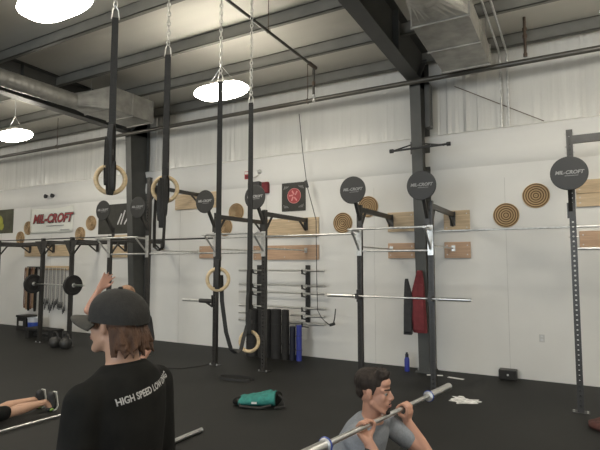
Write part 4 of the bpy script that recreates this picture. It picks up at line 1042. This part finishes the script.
for v in o.data.vertices: v.co.z = max(v.co.z, .003)
sh_ = MB(); torso(sh_, [(G(0, 3.0, .14), .178, .125), (G(0, 2.85, .135), .168, .118), (G(0, 2.65, .135), .182, .12), (G(0, 2.5, .145), .185, .115), (G(0, 2.42, .15), .115, .085)], Lx)
for s in (-1, 1): sh_.cap(G(s*.17, 2.5, .14), G(s*.29, 2.47, .1), .064, .058)
o = fleshy(sh_, 't_shirt', 'darkcloth', ly, .011, 4)
for v in o.data.vertices: v.co.z = max(v.co.z, .003)
fleshy(MB().ell(hc3+HR3@V((-.03, 0, .045)), (.1, .083, .082), HR3), 'hair', 'darkhair', ly, .01, 2)
for s in (-1, 1):
    # foot standing on its toes: sole faces away from the body
    y = 4.0; sc = G(s*.12, y, 0)
    up = MB(); up.cap(sc+V((0, .0, .20)), sc+V((0, .02, .12)), .044, .045); up.cap(sc+V((0, .02, .12)), sc+V((0, .03, .06)), .045, .044); up.cap(sc+V((0, .03, .06)), sc+V((0, -.02, .035)), .040, .034)
    o = fleshy(up, 'sneaker', 'shoe', ly, .007, 3); MB().ell(sc+V((0, -.005, .03)), (.046, .036, .024)).build('toe_cap', 'lime', o, smooth=True)
    for v in o.data.vertices: v.co.z = max(v.co.z, .003)
    so = MB(); n = 10; vs = []
    MBp = [(0, .235), (.005, .18), (.0, .12), (.012, .06), (-.0, .022)]
    pth = [sc+V((0, .052, .235)), sc+V((0, .062, .18)), sc+V((0, .070, .12)), sc+V((0, .078, .06)), sc+V((0, .062, .022)), sc+V((0, .02, .008))]
    so.ribbon(pth, (1, 0, 0), .070, .016); so.build('sole', 'sole', o)
    MB().ribbon([p+V((0, .011, .0)) for p in pth[1:5]], (1, 0, 0), .05, .006).build('outsole', 'lime', o)

# ---- 4. person far behind the cap, hand raised
bp_ = V((-3.64, 3.21, 0)); F4 = V((.72, -.70, 0)).normalized(); L4 = V((-F4.y, F4.x, 0))
cr = V((math.cos(YAW), math.sin(YAW), 0))
Z = lambda x, y, z: bp_+F4*x+L4*y+V((0, 0, z))
p4 = thing('person', 'fair haired person behind the man in the cap, one hand raised', 'person', bp_)
sc4 = .955
body = MB(); tp = [(Z(0, 0, .80), .13, .10), (Z(0, 0, .9), .16, .115), (Z(0, 0, 1.02), .14, .1), (Z(0, 0, 1.16), .15, .11), (Z(0, 0, 1.26), .165, .115), (Z(0, 0, 1.335), .165, .10), (Z(0, 0, 1.385), .11, .07), (Z(0, 0, 1.41), .06, .055)]
torso(body, tp, L4); hc4 = Z(.01, 0, 1.535); HR4 = Rm(F4)
body.cap(Z(0, 0, 1.36), Z(.0, 0, 1.49), .055, .052); head_prims(body, hc4, HR4, .97)
for s in (-1, 1):
    sh = Z(0, s*.175, 1.34)
    body.cap(Z(0, s*.1, 1.34), sh, .05, .052)
    if s == -1:
        el = Z(.05, -.315, 1.445); wr = Z(.06, -.225, 1.635)
        body.cap(sh, el, .045, .037); body.cap(el, el.lerp(wr, .4), .039, .037); body.cap(el.lerp(wr, .4), wr, .037, .026)
        open_hand(body, wr, V((0, 0, .85))+L4*.5, F4*.8+L4*.2, .25, thumb=1, spread=.35, s=1.08)
    else:
        el = Z(-.02, .20, 1.06); wr = Z(.12, .10, .9); body.cap(sh, el, .048, .038); body.cap(el, wr, .039, .026); open_hand(body, wr, (0, 0, -1), -L4, .3)
    hp = Z(0, s*.09, .86); kn = Z(.02, s*.1, .48); an = Z(-.02, s*.11, .09)
    body.cap(hp, kn, .085, .055); body.cap(kn, an, .055, .037); body.cap(Z(-.04, s*.11, .04), Z(.12, s*.12, .03), .036, .03)
fleshy(body, 'body', 'skin', p4, .0085, 3)
sh_ = MB(); torso(sh_, [(c, w_+.015, d_+.015) for c, w_, d_ in tp[1:7]]+[(Z(0, 0, 1.405), .07, .065)], L4)
sh_.cap(Z(0, .175, 1.34), Z(-.01, .21, 1.16), .062, .055); sh_.cap(Z(0, -.175, 1.34), Z(.02, -.24, 1.385), .062, .056); sh_.cap(Z(0, -.1, 1.34), Z(0, .1, 1.34), .065, .065)
fleshy(sh_, 't_shirt', 'darkcloth', p4, .011, 4)
pn = MB(); torso(pn, [(Z(0, 0, .78), .15, .115), (Z(0, 0, .90), .175, .13), (Z(0, 0, .95), .165, .12)], L4)
for s in (-1, 1): pn.cap(Z(0, s*.09, .86), Z(.02, s*.1, .5), .095, .08)
fleshy(pn, 'shorts', 'blackcloth', p4, .013, 4)
for s in (-1, 1):
    o = fleshy(MB().cap(Z(-.06, s*.11, .05), Z(.13, s*.125, .04), .043, .036), 'shoe', 'shoe', p4, .01, 3)
    for v in o.data.vertices: v.co.z = max(v.co.z, .004)
P4 = lambda x, y, z: hc4+HR4@V((x, y, z))
hr = MB().ell(P4(-.03, 0, .05), (.100, .082, .080), HR4).ell(P4(-.07, 0, -.02), (.045, .07, .06), HR4); fleshy(hr, 'hair', 'blond', p4, .008, 2)
face_parts(hc4, HR4, p4, .97)

# ------------------------------------------------------------------ world
# added cool fill, for daylight assumed from behind; the front wall is closed
dl = bpy.data.lights.new('daylight_fill', 'AREA'); dl.shape = 'RECTANGLE'; dl.size = 7; dl.size_y = 3.6; dl.energy = 900; dl.color = (.80, .90, 1.0)
do = bpy.data.objects.new('daylight_fill', dl); COL.objects.link(do); do.location = (-3, -11.7, 1.9); do.rotation_euler = (PI/2, 0, PI); do.rotation_euler = (-PI/2, 0, PI)
do.rotation_euler = V((0, 1, 0)).to_track_quat('-Z', 'Z').to_euler()
wd = bpy.data.worlds.new('world'); S.world = wd; wd.use_nodes = True
bg = wd.node_tree.nodes['Background']; bg.inputs[0].default_value = (.5, .5, .5, 1); bg.inputs[1].default_value = .05
